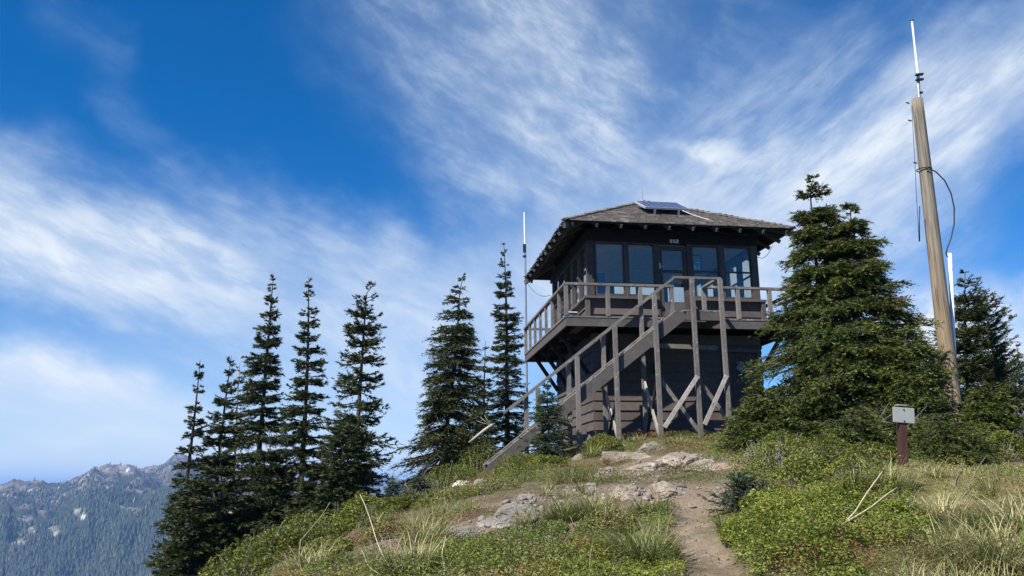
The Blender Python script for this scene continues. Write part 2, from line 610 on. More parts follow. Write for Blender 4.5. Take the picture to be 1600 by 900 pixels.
def on_ground(px, py):
    """the point of the ground seen at a place of the photograph"""
    d = ray(px, py)
    t = np.arange(2.0, 45.0, 0.04)
    P = d[None] / d[1] * t[:, None]
    g = ground_z(P[:, 0], P[:, 1])
    hit = np.nonzero(P[:, 2] <= g)[0]
    i = hit[0] if len(hit) else len(t) - 1
    p = P[i].copy()
    p[2] = g[i]
    return p


PATH = [on_ground(*p)[:2] for p in [(1120, 900), (1108, 860), (1090, 825), (1075, 800), (1085, 775), (1110, 750), (1150, 735), (1175, 720)]]
PATH = [np.array([1.3, 3.0])] + PATH
PATHW = [0.27, 0.23, 0.21, 0.22, 0.28, 0.42, 0.45, 0.5, 0.4]


def path_mask(x, y):
    best = np.full(np.shape(x), 9.0)
    fade = np.clip(1.25 - np.clip((np.asarray(y) - 8.6) / 3.0, 0, 1) * 0.8, 0.35, 1)
    for i in range(len(PATH) - 1):
        a, b = PATH[i], PATH[i + 1]
        d = b - a
        t = np.clip(((x - a[0]) * d[0] + (y - a[1]) * d[1]) / (d @ d), 0, 1)
        r = np.hypot(x - a[0] - t * d[0], y - a[1] - t * d[1])
        w = PATHW[i] * (1 - t) + PATHW[i + 1] * t
        best = np.minimum(best, r / w)
    best = best + 0.75 * fbm(xy3(x, y, 2.4), 4, 21)
    return np.clip((1.15 - best) / 0.5, 0, 1) * fade * np.clip(0.85 + 0.9 * fbm(xy3(x, y, 5.0), 3, 23), 0.3, 1)


BARE = [(on_ground(px, py)[:2], rx, ry) for px, py, rx, ry in ((1040, 728, 2.0, 1.3), (900, 770, 1.5, 0.7), (1110, 765, 1.2, 1.1), (790, 818, 1.1, 0.7), (1000, 790, 1.2, 0.6), (640, 850, 0.8, 0.6))]


def soil_mask(x, y):
    d = np.full(np.shape(x), 9.0)
    for c, rx, ry in BARE:
        d = np.minimum(d, np.hypot((x - c[0]) / rx, (y - c[1]) / ry))
    d = d + 0.9 * fbm(xy3(x, y, 1.7), 5, 27)
    return np.clip((1.0 - d) / 0.25, 0, 1)


def lawn_mask(x, y):
    p = np.array([np.interp(0, [0], [0])])
    c = at(1545, 745, 9.6)
    d = np.hypot((x - c[0]) / 2.6, (y - c[1]) / 1.7) + 0.25 * fbm(xy3(x, y, 1.1), 3, 33)
    return np.clip((1.1 - d) / 0.4, 0, 1)


def build_ground():
    n1, n2 = 430, 430
    def axis(lo, hi, c, n):
        s = np.linspace(-1, 1, n)
        s = np.sign(s) * (0.30 * np.abs(s) + 0.70 * np.abs(s) ** 3)
        return np.where(s < 0, c + s * (c - lo), c + s * (hi - c))
    xs, ys = axis(-60, 66, 2.0, n1), axis(-40, 80, 9.0, n2)
    X, Y = np.meshgrid(xs, ys)
    Z = ground_z(X, Y)
    idx = np.arange(n1 * n2).reshape(n2, n1)
    F = np.stack([idx[:-1, :-1], idx[:-1, 1:], idx[1:, 1:], idx[1:, :-1]], -1).reshape(-1, 4)
    pm = path_mask(X, Y)
    Z = Z - 0.06 * pm
    V = np.stack([X, Y, Z + ZE], -1).reshape(-1, 3)
    o = mesh_arrays('ground', V, F, M_GROUND, None, {'path': pm.ravel(), 'lawn': lawn_mask(X, Y).ravel(), 'soil': soil_mask(X, Y).ravel()}, True)
    tag(o, kind='structure')


build_ground()

# ------------------------------------------------------------------ far terrain: valley, mountain, horizon
RIDGE = [(-420, 770), (-200, 762), (-60, 764), (0, 757), (20, 753), (24, 757), (58, 753), (87, 757), (116, 745), (145, 733), (162, 735), (202, 727), (220, 731), (254, 724),
         (277, 709), (300, 716), (318, 722), (360, 734), (420, 742), (470, 750), (520, 762), (600, 785)]
RA = [(math.atan2(ray(*p)[0], ray(*p)[1]), ray(*p)[2] / math.hypot(ray(*p)[0], ray(*p)[1])) for p in RIDGE]
RA_A, RA_E = np.array([a for a, e in RA]), np.array([e for a, e in RA])
FAR2 = [(-900, 760), (500, 752), (560, 746), (590, 743), (620, 748), (700, 755), (900, 752), (1300, 750), (1700, 752), (2600, 760)]
FA = [(math.atan2(ray(*p)[0], ray(*p)[1]), ray(*p)[2] / math.hypot(ray(*p)[0], ray(*p)[1])) for p in FAR2]
FA_A, FA_E = np.array([a for a, e in FA]), np.array([e for a, e in FA])
R_MT, R_FAR = 3500.0, 9000.0


def far_z(az, r):
    x, y = r * np.sin(az), r * np.cos(az)
    zr = np.interp(az, RA_A, RA_E, left=-0.02, right=-0.20) * R_MT
    rel = 1 - 2.0 * np.abs(fbm(xy3(x, y, 1 / 620.0), 5, 41))
    rel2 = 1 - 2.0 * np.abs(fbm(xy3(x, y, 1 / 170.0), 4, 47))
    front = zr - np.maximum(R_MT - r, 0) * 0.225 - np.maximum(r - R_MT, 0) * 0.35
    k = np.clip((R_MT - r) / 500, 0.0, 1) * np.clip((r - 900) / 700, 0, 1)
    crest = np.clip(1 - np.abs(R_MT - r) / 260, 0, 1)
    front = front + k * (190 * (rel - 0.4) + 60 * (rel2 - 0.3)) + crest * 13 * fbm(xy3(x, y, 1 / 40.0), 4, 55)
    zf = np.interp(az, FA_A, FA_E, left=-0.01, right=-0.01) * R_FAR
    back = zf - np.abs(R_FAR - r) * 0.16 + 60 * (rel - 0.4) * np.clip(np.abs(R_FAR - r) / 900, 0, 1)
    hill = -14 - 0.50 * np.maximum(r - 34, 0) + np.clip(r / 400, 0, 1) * 25 * (rel2 - 0.3)
    valley = -430 + 30 * rel
    return np.maximum.reduce([front, back, hill, valley])


def build_far():
    a1 = np.radians(np.linspace(-180, -40, 50)[:-1])
    a2 = np.radians(np.linspace(-40, -8, 520))
    a3 = np.radians(np.linspace(-8, 40, 140)[1:])
    a4 = np.radians(np.linspace(40, 180, 50)[1:])
    az = np.concatenate([a1, a2, a3, a4])
    r = np.concatenate([np.geomspace(55, 1500, 40)[:-1], np.linspace(1500, 3900, 300)[:-1], np.geomspace(3900, 14000, 70)])
    A, Rr = np.meshgrid(az, r)
    Z = far_z(A, Rr)
    Z = np.where(Rr > 12000, np.minimum(Z, -300), Z)
    X, Y = Rr * np.sin(A), Rr * np.cos(A)
    n2, n1 = A.shape
    idx = np.arange(n1 * n2).reshape(n2, n1)
    F = np.stack([idx[:-1, :-1], idx[1:, :-1], idx[1:, 1:], idx[:-1, 1:]], -1).reshape(-1, 4)
    px, py = to_px(np.stack([X, Y, Z], -1))
    el = np.arctan2(Z, Rr)
    ridge = np.interp(A, RA_A, RA_E)
    h = np.clip((el - ridge) / 0.06 + 1, 0, 1)
    jit = 1 + 0.7 * fbm(np.stack([px / 14, py / 9, px * 0], -1), 4, 77)
    bare = np.zeros_like(px)
    for cx, cy, rx, ry in ((84, 832, 11, 9), (24, 849, 15, 6), (48, 830, 8, 6), (40, 812, 14, 4), (2, 888, 6, 5), (130, 808, 6, 3), (190, 794, 7, 4), (120, 798, 9, 4)):
        bare = np.maximum(bare, np.clip(1.6 - 1.0 * np.hypot((px - cx) / rx, (py - cy) / ry) / jit, 0, 1) * (Rr < 3600) * (np.abs(A) < 1))
    snow = np.zeros_like(px)
    for cx, cy, rx, ry in ((52, 766, 5, 2.0), (66, 764, 3, 1.6), (200, 735, 4, 1.5), (91, 760, 3, 1.4), (130, 808, 4, 1.5), (208, 784, 3, 1.5)):
        snow = np.maximum(snow, np.clip(2.2 - 1.6 * np.hypot((px - cx) / rx, (py - cy) / ry) / jit, 0, 1) * (Rr < 3600) * (np.abs(A) < 1))
    V = np.stack([X, Y, Z + ZE], -1).reshape(-1, 3)
    o = mesh_arrays('mountain_terrain', V, F, M_MOUNT, None, {'height': h.ravel(), 'bare': bare.ravel(), 'snow': snow.ravel()}, True)
    tag(o, kind='structure')
    # the far forest on the slope reads as one mass
    rng = np.random.default_rng(5)
    N = 150000
    a = np.radians(rng.uniform(-35, -8, N))
    rr = np.sqrt(rng.uniform(1650 ** 2, 3480 ** 2, N))
    z = far_z(a, rr)
    ppx, ppy = to_px(np.stack([rr * np.sin(a), rr * np.cos(a), z], -1))
    ridge = np.interp(a, RA_A, RA_E)
    hh = np.clip((np.arctan2(z, rr) - ridge) / 0.06 + 1, 0, 1)
    nz = fbm(xy3(rr * np.sin(a), rr * np.cos(a), 1 / 160.0), 5, 91)
    prob = np.clip(1.35 - 1.75 * hh + 2.2 * nz, 0.03, 1)
    bb = np.zeros(N)
    for cx, cy, rx, ry in ((84, 832, 11, 9), (24, 849, 15, 6), (48, 830, 8, 6), (40, 812, 14, 4), (130, 808, 6, 3), (190, 794, 6, 3), (120, 798, 8, 3)):
        bb = np.maximum(bb, np.hypot((ppx - cx) / rx, (ppy - cy) / ry) < 1.1)
    keep = (rng.random(N) < prob * 0.62) & (bb < 0.5) & (z > -380) & (ppx > -120)
    a, rr, z, hh = a[keep], rr[keep], z[keep], hh[keep]
    n = len(a)
    H = rng.uniform(10, 25, n) * (1 - 0.45 * hh)
    Rd = H * rng.uniform(0.14, 0.2, n)
    k = 6
    ang = np.arange(k) * 2 * np.pi / k
    base = np.stack([np.cos(ang), np.sin(ang), np.zeros(k)], -1)
    C = np.stack([rr * np.sin(a), rr * np.cos(a), z + ZE - 1], -1)
    rot = rng.uniform(0.7, 1.3, (n, k, 1))
    ring = C[:, None] + base[None] * Rd[:, None, None] * rot
    ring[..., 2] += rng.uniform(0, 3, (n, k))
    top = C + np.stack([np.zeros(n), np.zeros(n), H], -1)
    V = np.concatenate([ring, top[:, None]], 1).reshape(-1, 3)
    o_ = (np.arange(n) * (k + 1))[:, None]
    F = np.concatenate([np.stack([o_ + i, o_ + (i + 1) % k, o_ + k], -1).reshape(-1, 3) for i in range(k)])
    t = np.repeat(rng.random(n), k + 1)
    f = mesh_arrays('far_forest', V, F, M_FARFOREST, None, {'tint': t})
    tag(f, 'dark conifer forest covering the far mountain slope', 'forest', kind='stuff')
    print('far trees', n)


build_far()

# ------------------------------------------------------------------ the lookout
Z0 = ZB
ROOT = empty('fire_lookout', (TC[0], TC[1], ZE + ZB), YAW)
tag(ROOT, 'two storey dark brown wooden fire lookout with hip roof, catwalk and outside stairs', 'fire lookout')
OFF = (0, 0, ZB)
rng = np.random.default_rng(11)
rnd = random.Random(4)


def B(mb, name, mat, parent=ROOT, **k):
    return mb.build(name, mat, parent, off=OFF, **k)


def rot4(k, p):
    x, y, z = p
    for _ in range(k): x, y = -y, x
    return (x, y, z)


def side_box(mb, k, u0, u1, d0, d1, z0, z1, tint=0.5):
    """a box on side k (0 front, then counter-clockwise); d = distance from the centre"""
    P = [rot4(k, (a, -b, c)) for c in (z0, z1) for a, b in ((u0, d0), (u1, d0), (u1, d1), (u0, d1))]
    mb.add(P, [(0, 3, 2, 1), (4, 5, 6, 7), (0, 1, 5, 4), (1, 2, 6, 5), (2, 3, 7, 6), (3, 0, 4, 7)], tint)


def lap(mb, k, half, z0, z1, ex, d, gaps=()):
    """lapped boards on side k"""
    n = int(round((z1 - z0) / ex))
    ex = (z1 - z0) / n
    for i in range(n):
        a, b = z0 + i * ex, z0 + (i + 1) * ex
        segs = [(-half, half)]
        for g0, g1, gz0, gz1 in gaps:
            if b > gz0 + 0.02 and a < gz1 - 0.02:
                ns = []
                for s0, s1 in segs:
                    if g0 > s0: ns.append((s0, min(s1, g0)))
                    if g1 < s1: ns.append((max(s0, g1), s1))
                segs = ns
        for s0, s1 in segs:
            if s1 - s0 < 0.02: continue
            t = rnd.random()
            pr = 0.032
            j = rnd.uniform(-0.004, 0.004)
            P = [(s0, -d, a), (s1, -d, a), (s1, -d - pr + j, a), (s0, -d - pr + j, a), (s0, -d, b), (s1, -d, b), (s1, -d - 0.006, b), (s0, -d - 0.006, b)]
            P = [rot4(k, p) for p in P]
            mb.add(P, [(0, 1, 2, 3), (4, 7, 6, 5), (3, 2, 6, 7), (0, 4, 5, 1), (1, 5, 6, 2), (0, 3, 7, 4)], t)


# lower storey
lw = MB()
DOOR_L = (1.10, 2.00, 0.9, 3.12)
for k in range(4):
    lap(lw, k, 2.085, 0.55, 3.48, 0.225, 2.075, [DOOR_L] if k == 0 else ())
lw.box((-2.07, -2.07, 0.4), (2.07, 2.07, 3.478), 0.2)
B(lw, 'lower_wall', M_SIDING)
sills = MB()
sills.beam((-2.6, -2.45, 1.10), (2.4, -2.45, 1.02), 0.10, 0.14)
B(sills, 'sill_beam', M_RAIL)
sb = MB()
sb.beam((-3.5, -2.70, 0.95), (-2.35, -3.25, 1.02), 0.12, 0.12)
B(sb, 'sill_beam', M_RAIL)
# lower door
ld = MB()
for i in range(6):
    u = 1.15 + i * 0.1335
    ld.box((u + 0.004, -2.130, 0.95), (u + 0.130, -2.085, 3.02), rnd.random())
ldo = B(ld, 'cellar_door', M_FRAME)
fr = MB()
fr.box((1.06, -2.150, 0.9), (1.145, -2.08, 3.06)); fr.box((1.955, -2.150, 0.9), (2.04, -2.08, 3.06)); fr.box((1.06, -2.155, 3.062), (2.04, -2.08, 3.15))
B(fr, 'door_frame', M_TRIM, ldo)
dm = MB()
cx, cz, hd = 1.545, 2.69, 0.17
dm.prism([(cx - hd, -2.15, cz), (cx, -2.15, cz - hd), (cx + hd, -2.15, cz), (cx, -2.15, cz + hd)], (0, 0.018, 0))
B(dm, 'diamond_pane', plain('dark_teal_pane', (0.02, 0.06, 0.085), 0.08, 0.0, 0.7), ldo)
dfm = MB()
for i in range(4):
    pts = [(cx - hd, cz), (cx, cz - hd), (cx + hd, cz), (cx, cz + hd)]
    (a, b), (c, d) = pts[i], pts[(i + 1) % 4]
    dfm.beam((a, -2.145, b), (c, -2.145, d), 0.03, 0.035, up=(0, 1, 0))
B(dfm, 'diamond_frame', M_FRAME, ldo)

# catwalk
DH, DT = 2.863, 3.73
dk = MB()
for i in range(39):
    y = -DH + i * 0.1470
    dk.box((-DH - 0.02, y + 0.004 - 0.015, DT - 0.04), (DH + 0.02, y + 0.143 - 0.015, DT), rnd.random())
deck = B(dk, 'catwalk_deck', M_RAIL)
for k in range(4):
    fb = MB()
    e = DH if k % 2 == 0 else DH - 0.052
    side_box(fb, k, -e, e, DH - 0.05, DH, DT - 0.235, DT - 0.043)
    B(fb, 'fascia_board', M_TRIM, deck)
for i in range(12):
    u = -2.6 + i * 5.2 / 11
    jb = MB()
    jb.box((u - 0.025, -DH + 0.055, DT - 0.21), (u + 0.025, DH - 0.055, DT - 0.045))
    B(jb, 'joist', M_SHADE_DARK, deck)
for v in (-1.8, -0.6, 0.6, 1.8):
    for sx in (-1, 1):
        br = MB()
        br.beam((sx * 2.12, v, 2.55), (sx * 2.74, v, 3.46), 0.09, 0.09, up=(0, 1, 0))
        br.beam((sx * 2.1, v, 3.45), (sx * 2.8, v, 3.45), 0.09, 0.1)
        B(br, 'bracket', M_SHADE_DARK, deck)
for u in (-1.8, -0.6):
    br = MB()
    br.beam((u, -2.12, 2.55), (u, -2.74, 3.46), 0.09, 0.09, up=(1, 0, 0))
    B(br, 'bracket', M_SHADE_DARK, deck)

# upper storey: skirt walls, posts, header, interior
sk = MB()
DOOR_U = (-0.44, 0.40, 3.7, 5.7)
for k in range(4):
    lap(sk, k, 2.16, 3.735, 4.29, 0.185, 2.135, [DOOR_U] if k == 0 else ())
    if k == 0:
        side_box(sk, k, -2.134, -0.45, 2.02, 2.134, 3.735, 4.288); side_box(sk, k, 0.41, 2.134, 2.02, 2.134, 3.735, 4.288)
    else:
        side_box(sk, k, -2.018, 2.018, 2.02, 2.134, 3.735, 4.288)
for a, b in ((-1, -1), (1, -1), (-1, 1), (1, 1)):
    sk.box((a * 2.185 - 0.05, b * 2.185 - 0.05, 3.74), (a * 2.185 + 0.05, b * 2.185 + 0.05, 4.288), 0.6)
B(sk, 'skirt_wall', M_SIDING)
sl = MB()
for k in range(4):
    if k == 0:
        side_box(sl, k, -2.26, -0.45, 2.03, 2.26, 4.29, 4.345); side_box(sl, k, 0.41, 2.26, 2.03, 2.26, 4.29, 4.345)
    else:
        side_box(sl, k, -2.028, 2.028, 2.03, 2.26, 4.29, 4.345)
B(sl, 'window_sill', M_TRIM)
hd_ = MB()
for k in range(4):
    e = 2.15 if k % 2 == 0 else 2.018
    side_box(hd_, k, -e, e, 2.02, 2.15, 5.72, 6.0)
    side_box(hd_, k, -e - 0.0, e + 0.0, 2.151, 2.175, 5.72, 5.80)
B(hd_, 'header_wall', M_SHADE_DARK)  # eave shade put into the colour, darker than the frames
for a, b in ((-1, -1), (1, -1), (-1, 1), (1, 1)):
    cp = MB()
    cp.box((a * 2.075 - 0.08, b * 2.075 - 0.08, 4.346), (a * 2.075 + 0.08, b * 2.075 + 0.08, 5.719), rnd.random())
    B(cp, 'corner_post', M_FRAME)


def window(k, g0, g1, z0=4.42, z1=5.67, bar=False, d=2.12):
    f = MB()
    w = 0.055
    side_box(f, k, g0 - w, g0, d - 0.06, d + 0.012, z0 - w, z1 + w)
    side_box(f, k, g1, g1 + w, d - 0.06, d + 0.012, z0 - w, z1 + w)
    side_box(f, k, g0, g1, d - 0.06, d + 0.012, z0 - w - 0.016, z0)
    side_box(f, k, g0, g1, d - 0.06, d + 0.012, z1, z1 + w - 0.005)
    if bar: side_box(f, k, g0, g1, d - 0.045, d, 5.03, 5.065)
    fo = B(f, 'window', M_FRAME)
    p = MB()
    side_box(p, k, g0 - 0.01, g1 + 0.01, d - 0.034, d - 0.028, z0 - 0.01, z1 + 0.01)
    B(p, 'pane', M_GLASS, fo)


FW = [(-1.92, -1.26, False), (-1.12, -0.50, False), (0.50, 1.14, True), (1.31, 1.97, True)]
for g0, g1, bar in FW: window(0, g0, g1, bar=bar)
for k in (1, 2, 3):
    for c in (-1.61, -0.805, 0.0, 0.805, 1.61): window(k, c - 0.33, c + 0.33, bar=(k != 0))
for k in range(4):
    for c in ((-1.19, 1.225) if k == 0 else (-1.2075, -0.4025, 0.4025, 1.2075)):
        mu = MB(); side_box(mu, k, c - 0.05, c + 0.05, 2.02, 2.150, 4.346, 5.718, rnd.random()); B(mu, 'mullion', M_FRAME)
for c0, c1 in ((-0.445, -0.385), (0.345, 0.44)):
    mu = MB(); side_box(mu, 0, c0, c1, 2.02, 2.150, 3.74, 5.718); B(mu, 'door_jamb', M_FRAME)
# upper door
ud = MB()
side_box(ud, 0, -0.38, -0.28, 2.07, 2.12, 3.76, 5.66); side_box(ud, 0, 0.24, 0.34, 2.07, 2.12, 3.76, 5.66)
side_box(ud, 0, -0.28, 0.24, 2.07, 2.12, 5.555, 5.66); side_box(ud, 0, -0.28, 0.24, 2.07, 2.12, 5.0, 5.06)
side_box(ud, 0, -0.28, 0.24, 2.07, 2.12, 3.76, 4.26)
udo = B(ud, 'cabin_door', M_FRAME)
p = MB(); side_box(p, 0, -0.29, 0.25, 2.088, 2.094, 4.26, 5.56); B(p, 'pane', M_GLASS, udo)
p = MB(); side_box(p, 0, -0.28, 0.24, 2.121, 2.127, 3.80, 4.235); B(p, 'kick_panel', M_TRIM, udo)
p = MB()
p.tube([(-0.345, -2.125, 5.13), (-0.345, -2.17, 5.13)], 0.018, 8)
p.tube([(-0.35, -2.168, 5.13), (-0.27, -2.175, 5.12)], 0.013, 6)
p.box((-0.365, -2.128, 5.08), (-0.325, -2.121, 5.22))
B(p, 'door_handle', M_ALU, udo)
# interior
inn = MB()
inn.box((-2.015, -2.015, 5.74), (2.015, 2.015, 5.78))
B(inn, 'ceiling', M_CEIL)
inn = MB(); inn.box((-2.015, -2.015, 3.736), (2.015, 2.015, 3.76)); B(inn, 'floor', M_FLOOR)
inn = MB()
for k in range(4):
    if k == 0:
        side_box(inn, k, -2.0, -0.46, 2.0, 2.017, 3.765, 4.34); side_box(inn, k, 0.45, 2.0, 2.0, 2.017, 3.765, 4.34)
    else: side_box(inn, k, -1.99, 1.99, 2.0, 2.017, 3.765, 4.34)
B(inn, 'inner_lining', M_INWALL)


def seg_text(mb, txt, u0, z0, h, v, gap=0.035):
    SEG = {'a': ((0, 1), (1, 1)), 'b': ((1, .5), (1, 1)), 'c': ((1, 0), (1, .5)), 'd': ((0, 0), (1, 0)), 'e': ((0, 0), (0, .5)), 'f': ((0, .5), (0, 1)), 'g': ((0, .5), (1, .5))}
    CH = {'8': 'abcdefg', '5': 'afgcd', '2': 'abged'}
    w = h * 0.55
    for i, c in enumerate(txt):
        for s in CH[c]:
            (a, b), (c2, d) = SEG[s]
            x0 = u0 + i * (w + gap)
            ext = 0.009
            if b == d: mb.box((x0 + a * w - ext, v, z0 + b * h - ext), (x0 + c2 * w + ext, v + 0.012, z0 + b * h + ext))
            else: mb.box((x0 + a * w - ext * 1.1, v - 0.002, z0 + b * h + ext * 0.5), (x0 + a * w + ext * 1.1, v + 0.010, z0 + d * h - ext * 0.5))


nm = MB()
seg_text(nm, '852', -0.075, 5.73, 0.070, -2.195, 0.042)
B(nm, 'house_number', M_NUM)

# roof: four shingled faces, hip caps, soffit, rafter tails
RH, ZEV, ZPK = 2.82, 5.985, 7.50
SLP = (ZPK - ZEV) / RH
rf = MB()
NC = 20
for k in range(4):
    for i in range(NC):
        d0 = RH + 0.03 - i * (RH / NC)
        d1 = d0 - RH / NC - 0.05
        if d1 < 0: d1 = 0.0
        z0, z1 = ZPK - SLP * d0 + 0.045, ZPK - SLP * d1 + 0.022
        u = -d0
        while u < d0 - 0.01:
            w = min(rnd.uniform(0.09, 0.22), d0 - u)
            ua, ub = u + 0.003, u + w - 0.003
            ja = rnd.uniform(-0.018, 0.012)
            zz = rnd.uniform(0, 0.012)
            t0, t1 = max(min(ua, d1), -d1), max(min(ub, d1), -d1)
            P = [(ua, -d0 + ja, z0 + zz), (ub, -d0 + ja, z0 + zz), (t1, -d1, z1), (t0, -d1, z1),
                 (ua, -d0 + ja, z0 - 0.022), (ub, -d0 + ja, z0 - 0.022)]
            rf.add([rot4(k, p) for p in P], [(0, 1, 2, 3), (4, 5, 1, 0)], min(1, max(0, rnd.gauss(0.5, 0.22))))
            u += w
roof = B(rf, 'roof', M_SHINGLE)
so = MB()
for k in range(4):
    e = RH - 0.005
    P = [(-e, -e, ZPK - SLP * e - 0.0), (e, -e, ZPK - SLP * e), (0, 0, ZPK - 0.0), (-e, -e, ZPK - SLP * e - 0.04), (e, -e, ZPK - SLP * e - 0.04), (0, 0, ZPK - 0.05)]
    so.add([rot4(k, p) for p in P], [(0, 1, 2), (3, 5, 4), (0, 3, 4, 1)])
B(so, 'roof_boards', M_SHADE_DARK, roof)  # soffit shade painted in by the deepened colour
cap = MB()
for a, b in ((-1, -1), (1, -1), (-1, 1), (1, 1)):
    n = 26
    for i in range(n):
        s0, s1 = RH * (1 - i / n) + 0.03, RH * (1 - (i + 1) / n) - 0.03
        z0, z1 = ZPK - SLP * s0 + 0.085 + rnd.uniform(-0.006, 0.014), ZPK - SLP * s1 + 0.06
        for s in (-1, 1):
            q = Vector((a * s, -b * s, 0)) * 0.07
            P = [Vector((a * s0, b * s0, z0)), Vector((a * s1, b * s1, z1)), Vector((a * s1, b * s1, z1 - 0.035)) + q, Vector((a * s0, b * s0, z0 - 0.035)) + q]
            cap.add(P + [p - Vector((0, 0, 0.02)) for p in P], [(0, 1, 2, 3), (7, 6, 5, 4), (0, 4, 5, 1), (1, 5, 6, 2), (2, 6, 7, 3), (3, 7, 4, 0)], rnd.uniform(0.5, 1.0))
B(cap, 'hip_cap', M_SHINGLE, roof)
for k in range(4):
    for i in range(10):
        u = -2.64 + i * 5.28 / 9
        r_ = MB()
        d1, d0 = RH + 0.015, max(2.16, abs(u) + 0.02)
        P0 = rot4(k, (u, -d0, ZPK - SLP * d0 - 0.095)); P1 = rot4(k, (u, -d1, ZPK - SLP * d1 - 0.095))
        r_.beam(P0, P1, 0.05, 0.085)
        if (Vector(P1) - Vector(P0)).length > 0.05: B(r_, 'rafter_tail', M_TRIM, roof)
for a, b in ((-1, -1), (1, -1), (-1, 1), (1, 1)):
    r_ = MB()
    r_.beam((a * 2.1, b * 2.1, ZPK - SLP * 2.1 - 0.11), (a * 2.84, b * 2.84, ZPK - SLP * 2.84 - 0.11), 0.07, 0.12)
    B(r_, 'rafter_tail', M_TRIM, roof)
# slack cable along the eave and down to the corners
cb = MB()
pts = []
for i in range(91):
    u = -2.72 + 5.44 * i / 90
    pts.append((u, -2.70, 5.88 - 0.05 * abs(math.sin(i / 90 * math.pi * 4.5)) - 0.015 * math.sin(i * 0.9)))
cb.tube(pts, 0.008, 5)
pts = [(-2.70, -2.72 + 5.4 * i / 80, 5.88 - 0.05 * abs(math.sin(i / 80 * math.pi * 4.5))) for i in range(81)]
cb.tube(pts, 0.008, 5)
pts = [(2.2 + 0.75 * i / 14, -1.9 + 0.5 * i / 14, 5.58 + 0.40 * (i / 14) ** 2 - 0.10 * math.sin(i / 14 * math.pi)) for i in range(15)]
cb.tube(pts, 0.007, 5)
pts = [(-2.2 - 0.6 * i / 14, 2.2 + 0.4 * i / 14, 5.35 + 0.42 * i / 14 - 0.16 * math.sin(i / 14 * math.pi)) for i in range(15)]
cb.tube(pts, 0.007, 5)
B(cb, 'cable', M_BLACK)

# catwalk railing
RT = 4.47
rail = MB()
rails = []
e = DH - 0.02
GL, GR = -0.30, 0.40   # opening at the stair landing
def rail_piece(p0, p1, parent=deck):
    m = MB()
    m.beam(p0, p1, 0.10, 0.055)
    return B(m, 'top_rail', M_RAIL, parent)
def rail_post(u, v, z0=DT + 0.001, z1=RT - 0.028, parent=deck, w=0.085, mat=None):
    m = MB()
    m.box((u - w / 2, v - w / 2, z0), (u + w / 2, v + w / 2, z1), rnd.random())
    return B(m, 'rail_post', mat or M_RAIL, parent)
rail_piece((-e - 0.05, -e, RT), (GL, -e, RT)); rail_piece((GR, -e, RT), (e + 0.05, -e, RT))
rail_piece((-e, -e + 0.051, RT), (-e, e - 0.051, RT)); rail_piece((e, -e + 0.051, RT), (e, e - 0.051, RT)); rail_piece((-e - 0.05, e, RT), (e + 0.05, e, RT))
for u in (-e, -1.87, -1.10, GL - 0.05, GR + 0.03, 1.26, 2.05, e): rail_post(u, -e)
for i in range(1, 8):
    v = -e + i * 2 * e / 7
    rail_post(-e, v, w=0.065); rail_post(e, v, w=0.065)
for u in (-1.9, -0.95, 0.0, 0.95, 1.9): rail_post(u, e)
# thin guard wires below the top rail
gw = MB()
for zz in (4.0, 4.22):
    gw.tube([(-e, -e, zz), (-e, e, zz)], 0.004, 4)
    gw.tube([(-e, e, zz), (e, e, zz)], 0.004, 4)
B(gw, 'guard_wire', M_GALV, deck)

# staircase with its landing
stair = MB()
VO, VI = -3.81, -2.99
def stz(u): return 0.45 + 0.785 * (u + 4.74)
UB, UT = -4.76, -0.42
ZL = DT - 0.02
lnd = MB()
for i in range(6):
    lnd.box((-0.46 + i * 0.152, VO - 0.06, ZL - 0.04), (-0.46 + i * 0.152 + 0.147, -DH - 0.035, ZL), rnd.random())
landing = B(lnd, 'staircase', M_RAIL)
lf = MB()
lf.box((-0.40, VO - 0.055, ZL - 0.23), (0.48, VO - 0.005, ZL - 0.042)); lf.box((0.43, VO, ZL - 0.23), (0.48, -DH - 0.03, ZL - 0.042))
B(lf, 'landing_fascia', M_TRIM, landing)
for v in (VO - 0.03, VI):
    st = MB()
    T = 0.285
    poly = [(UB, v, stz(UB) - 0.02), (UT - 0.22, v, stz(UT - 0.22)), (UT + 0.02, v, ZL - 0.045), (UT + 0.02, v, ZL - 0.20), (UB + 0.10, v, stz(UB + 0.10) - T), (UB, v, 0.20)]
    st.prism(poly, (0, 0.045, 0))
    B(st, 'stringer', M_TRIM, landing)
    ed = MB()   # worn pale upper edge
    ed.beam((UB, v + 0.022, stz(UB) - 0.009), (UT - 0.22, v + 0.022, stz(UT - 0.22) + 0.011), 0.05, 0.018)
    B(ed, 'stringer_cap', M_WORN, landing)
for i in range(15):
    u = UB + 0.16 + i * 0.285
    if u > UT - 0.2: break
    tr = MB()
    tr.box((u - 0.13, VO + 0.02, stz(u) - 0.12), (u + 0.13, VI - 0.003, stz(u) - 0.08), rnd.random())
    B(tr, 'tread', M_RAIL, landing)
def hrz(u): return stz(u) + 0.745
for v in (VO, VI):
    h = MB()
    u1 = -0.62
    h.beam((-4.32, v, hrz(-4.32)), (u1, v, 4.43), 0.09, 0.05)
    B(h, 'handrail', M_RAIL, landing)
h = MB(); h.beam((-0.64, VO, 4.435), (0.45, VO, 4.435), 0.10, 0.052); B(h, 'handrail', M_RAIL, landing)
h = MB(); h.beam((0.405, VO + 0.052, 4.437), (0.405, -DH - 0.035, 4.45), 0.09, 0.05); B(h, 'handrail', M_RAIL, landing)
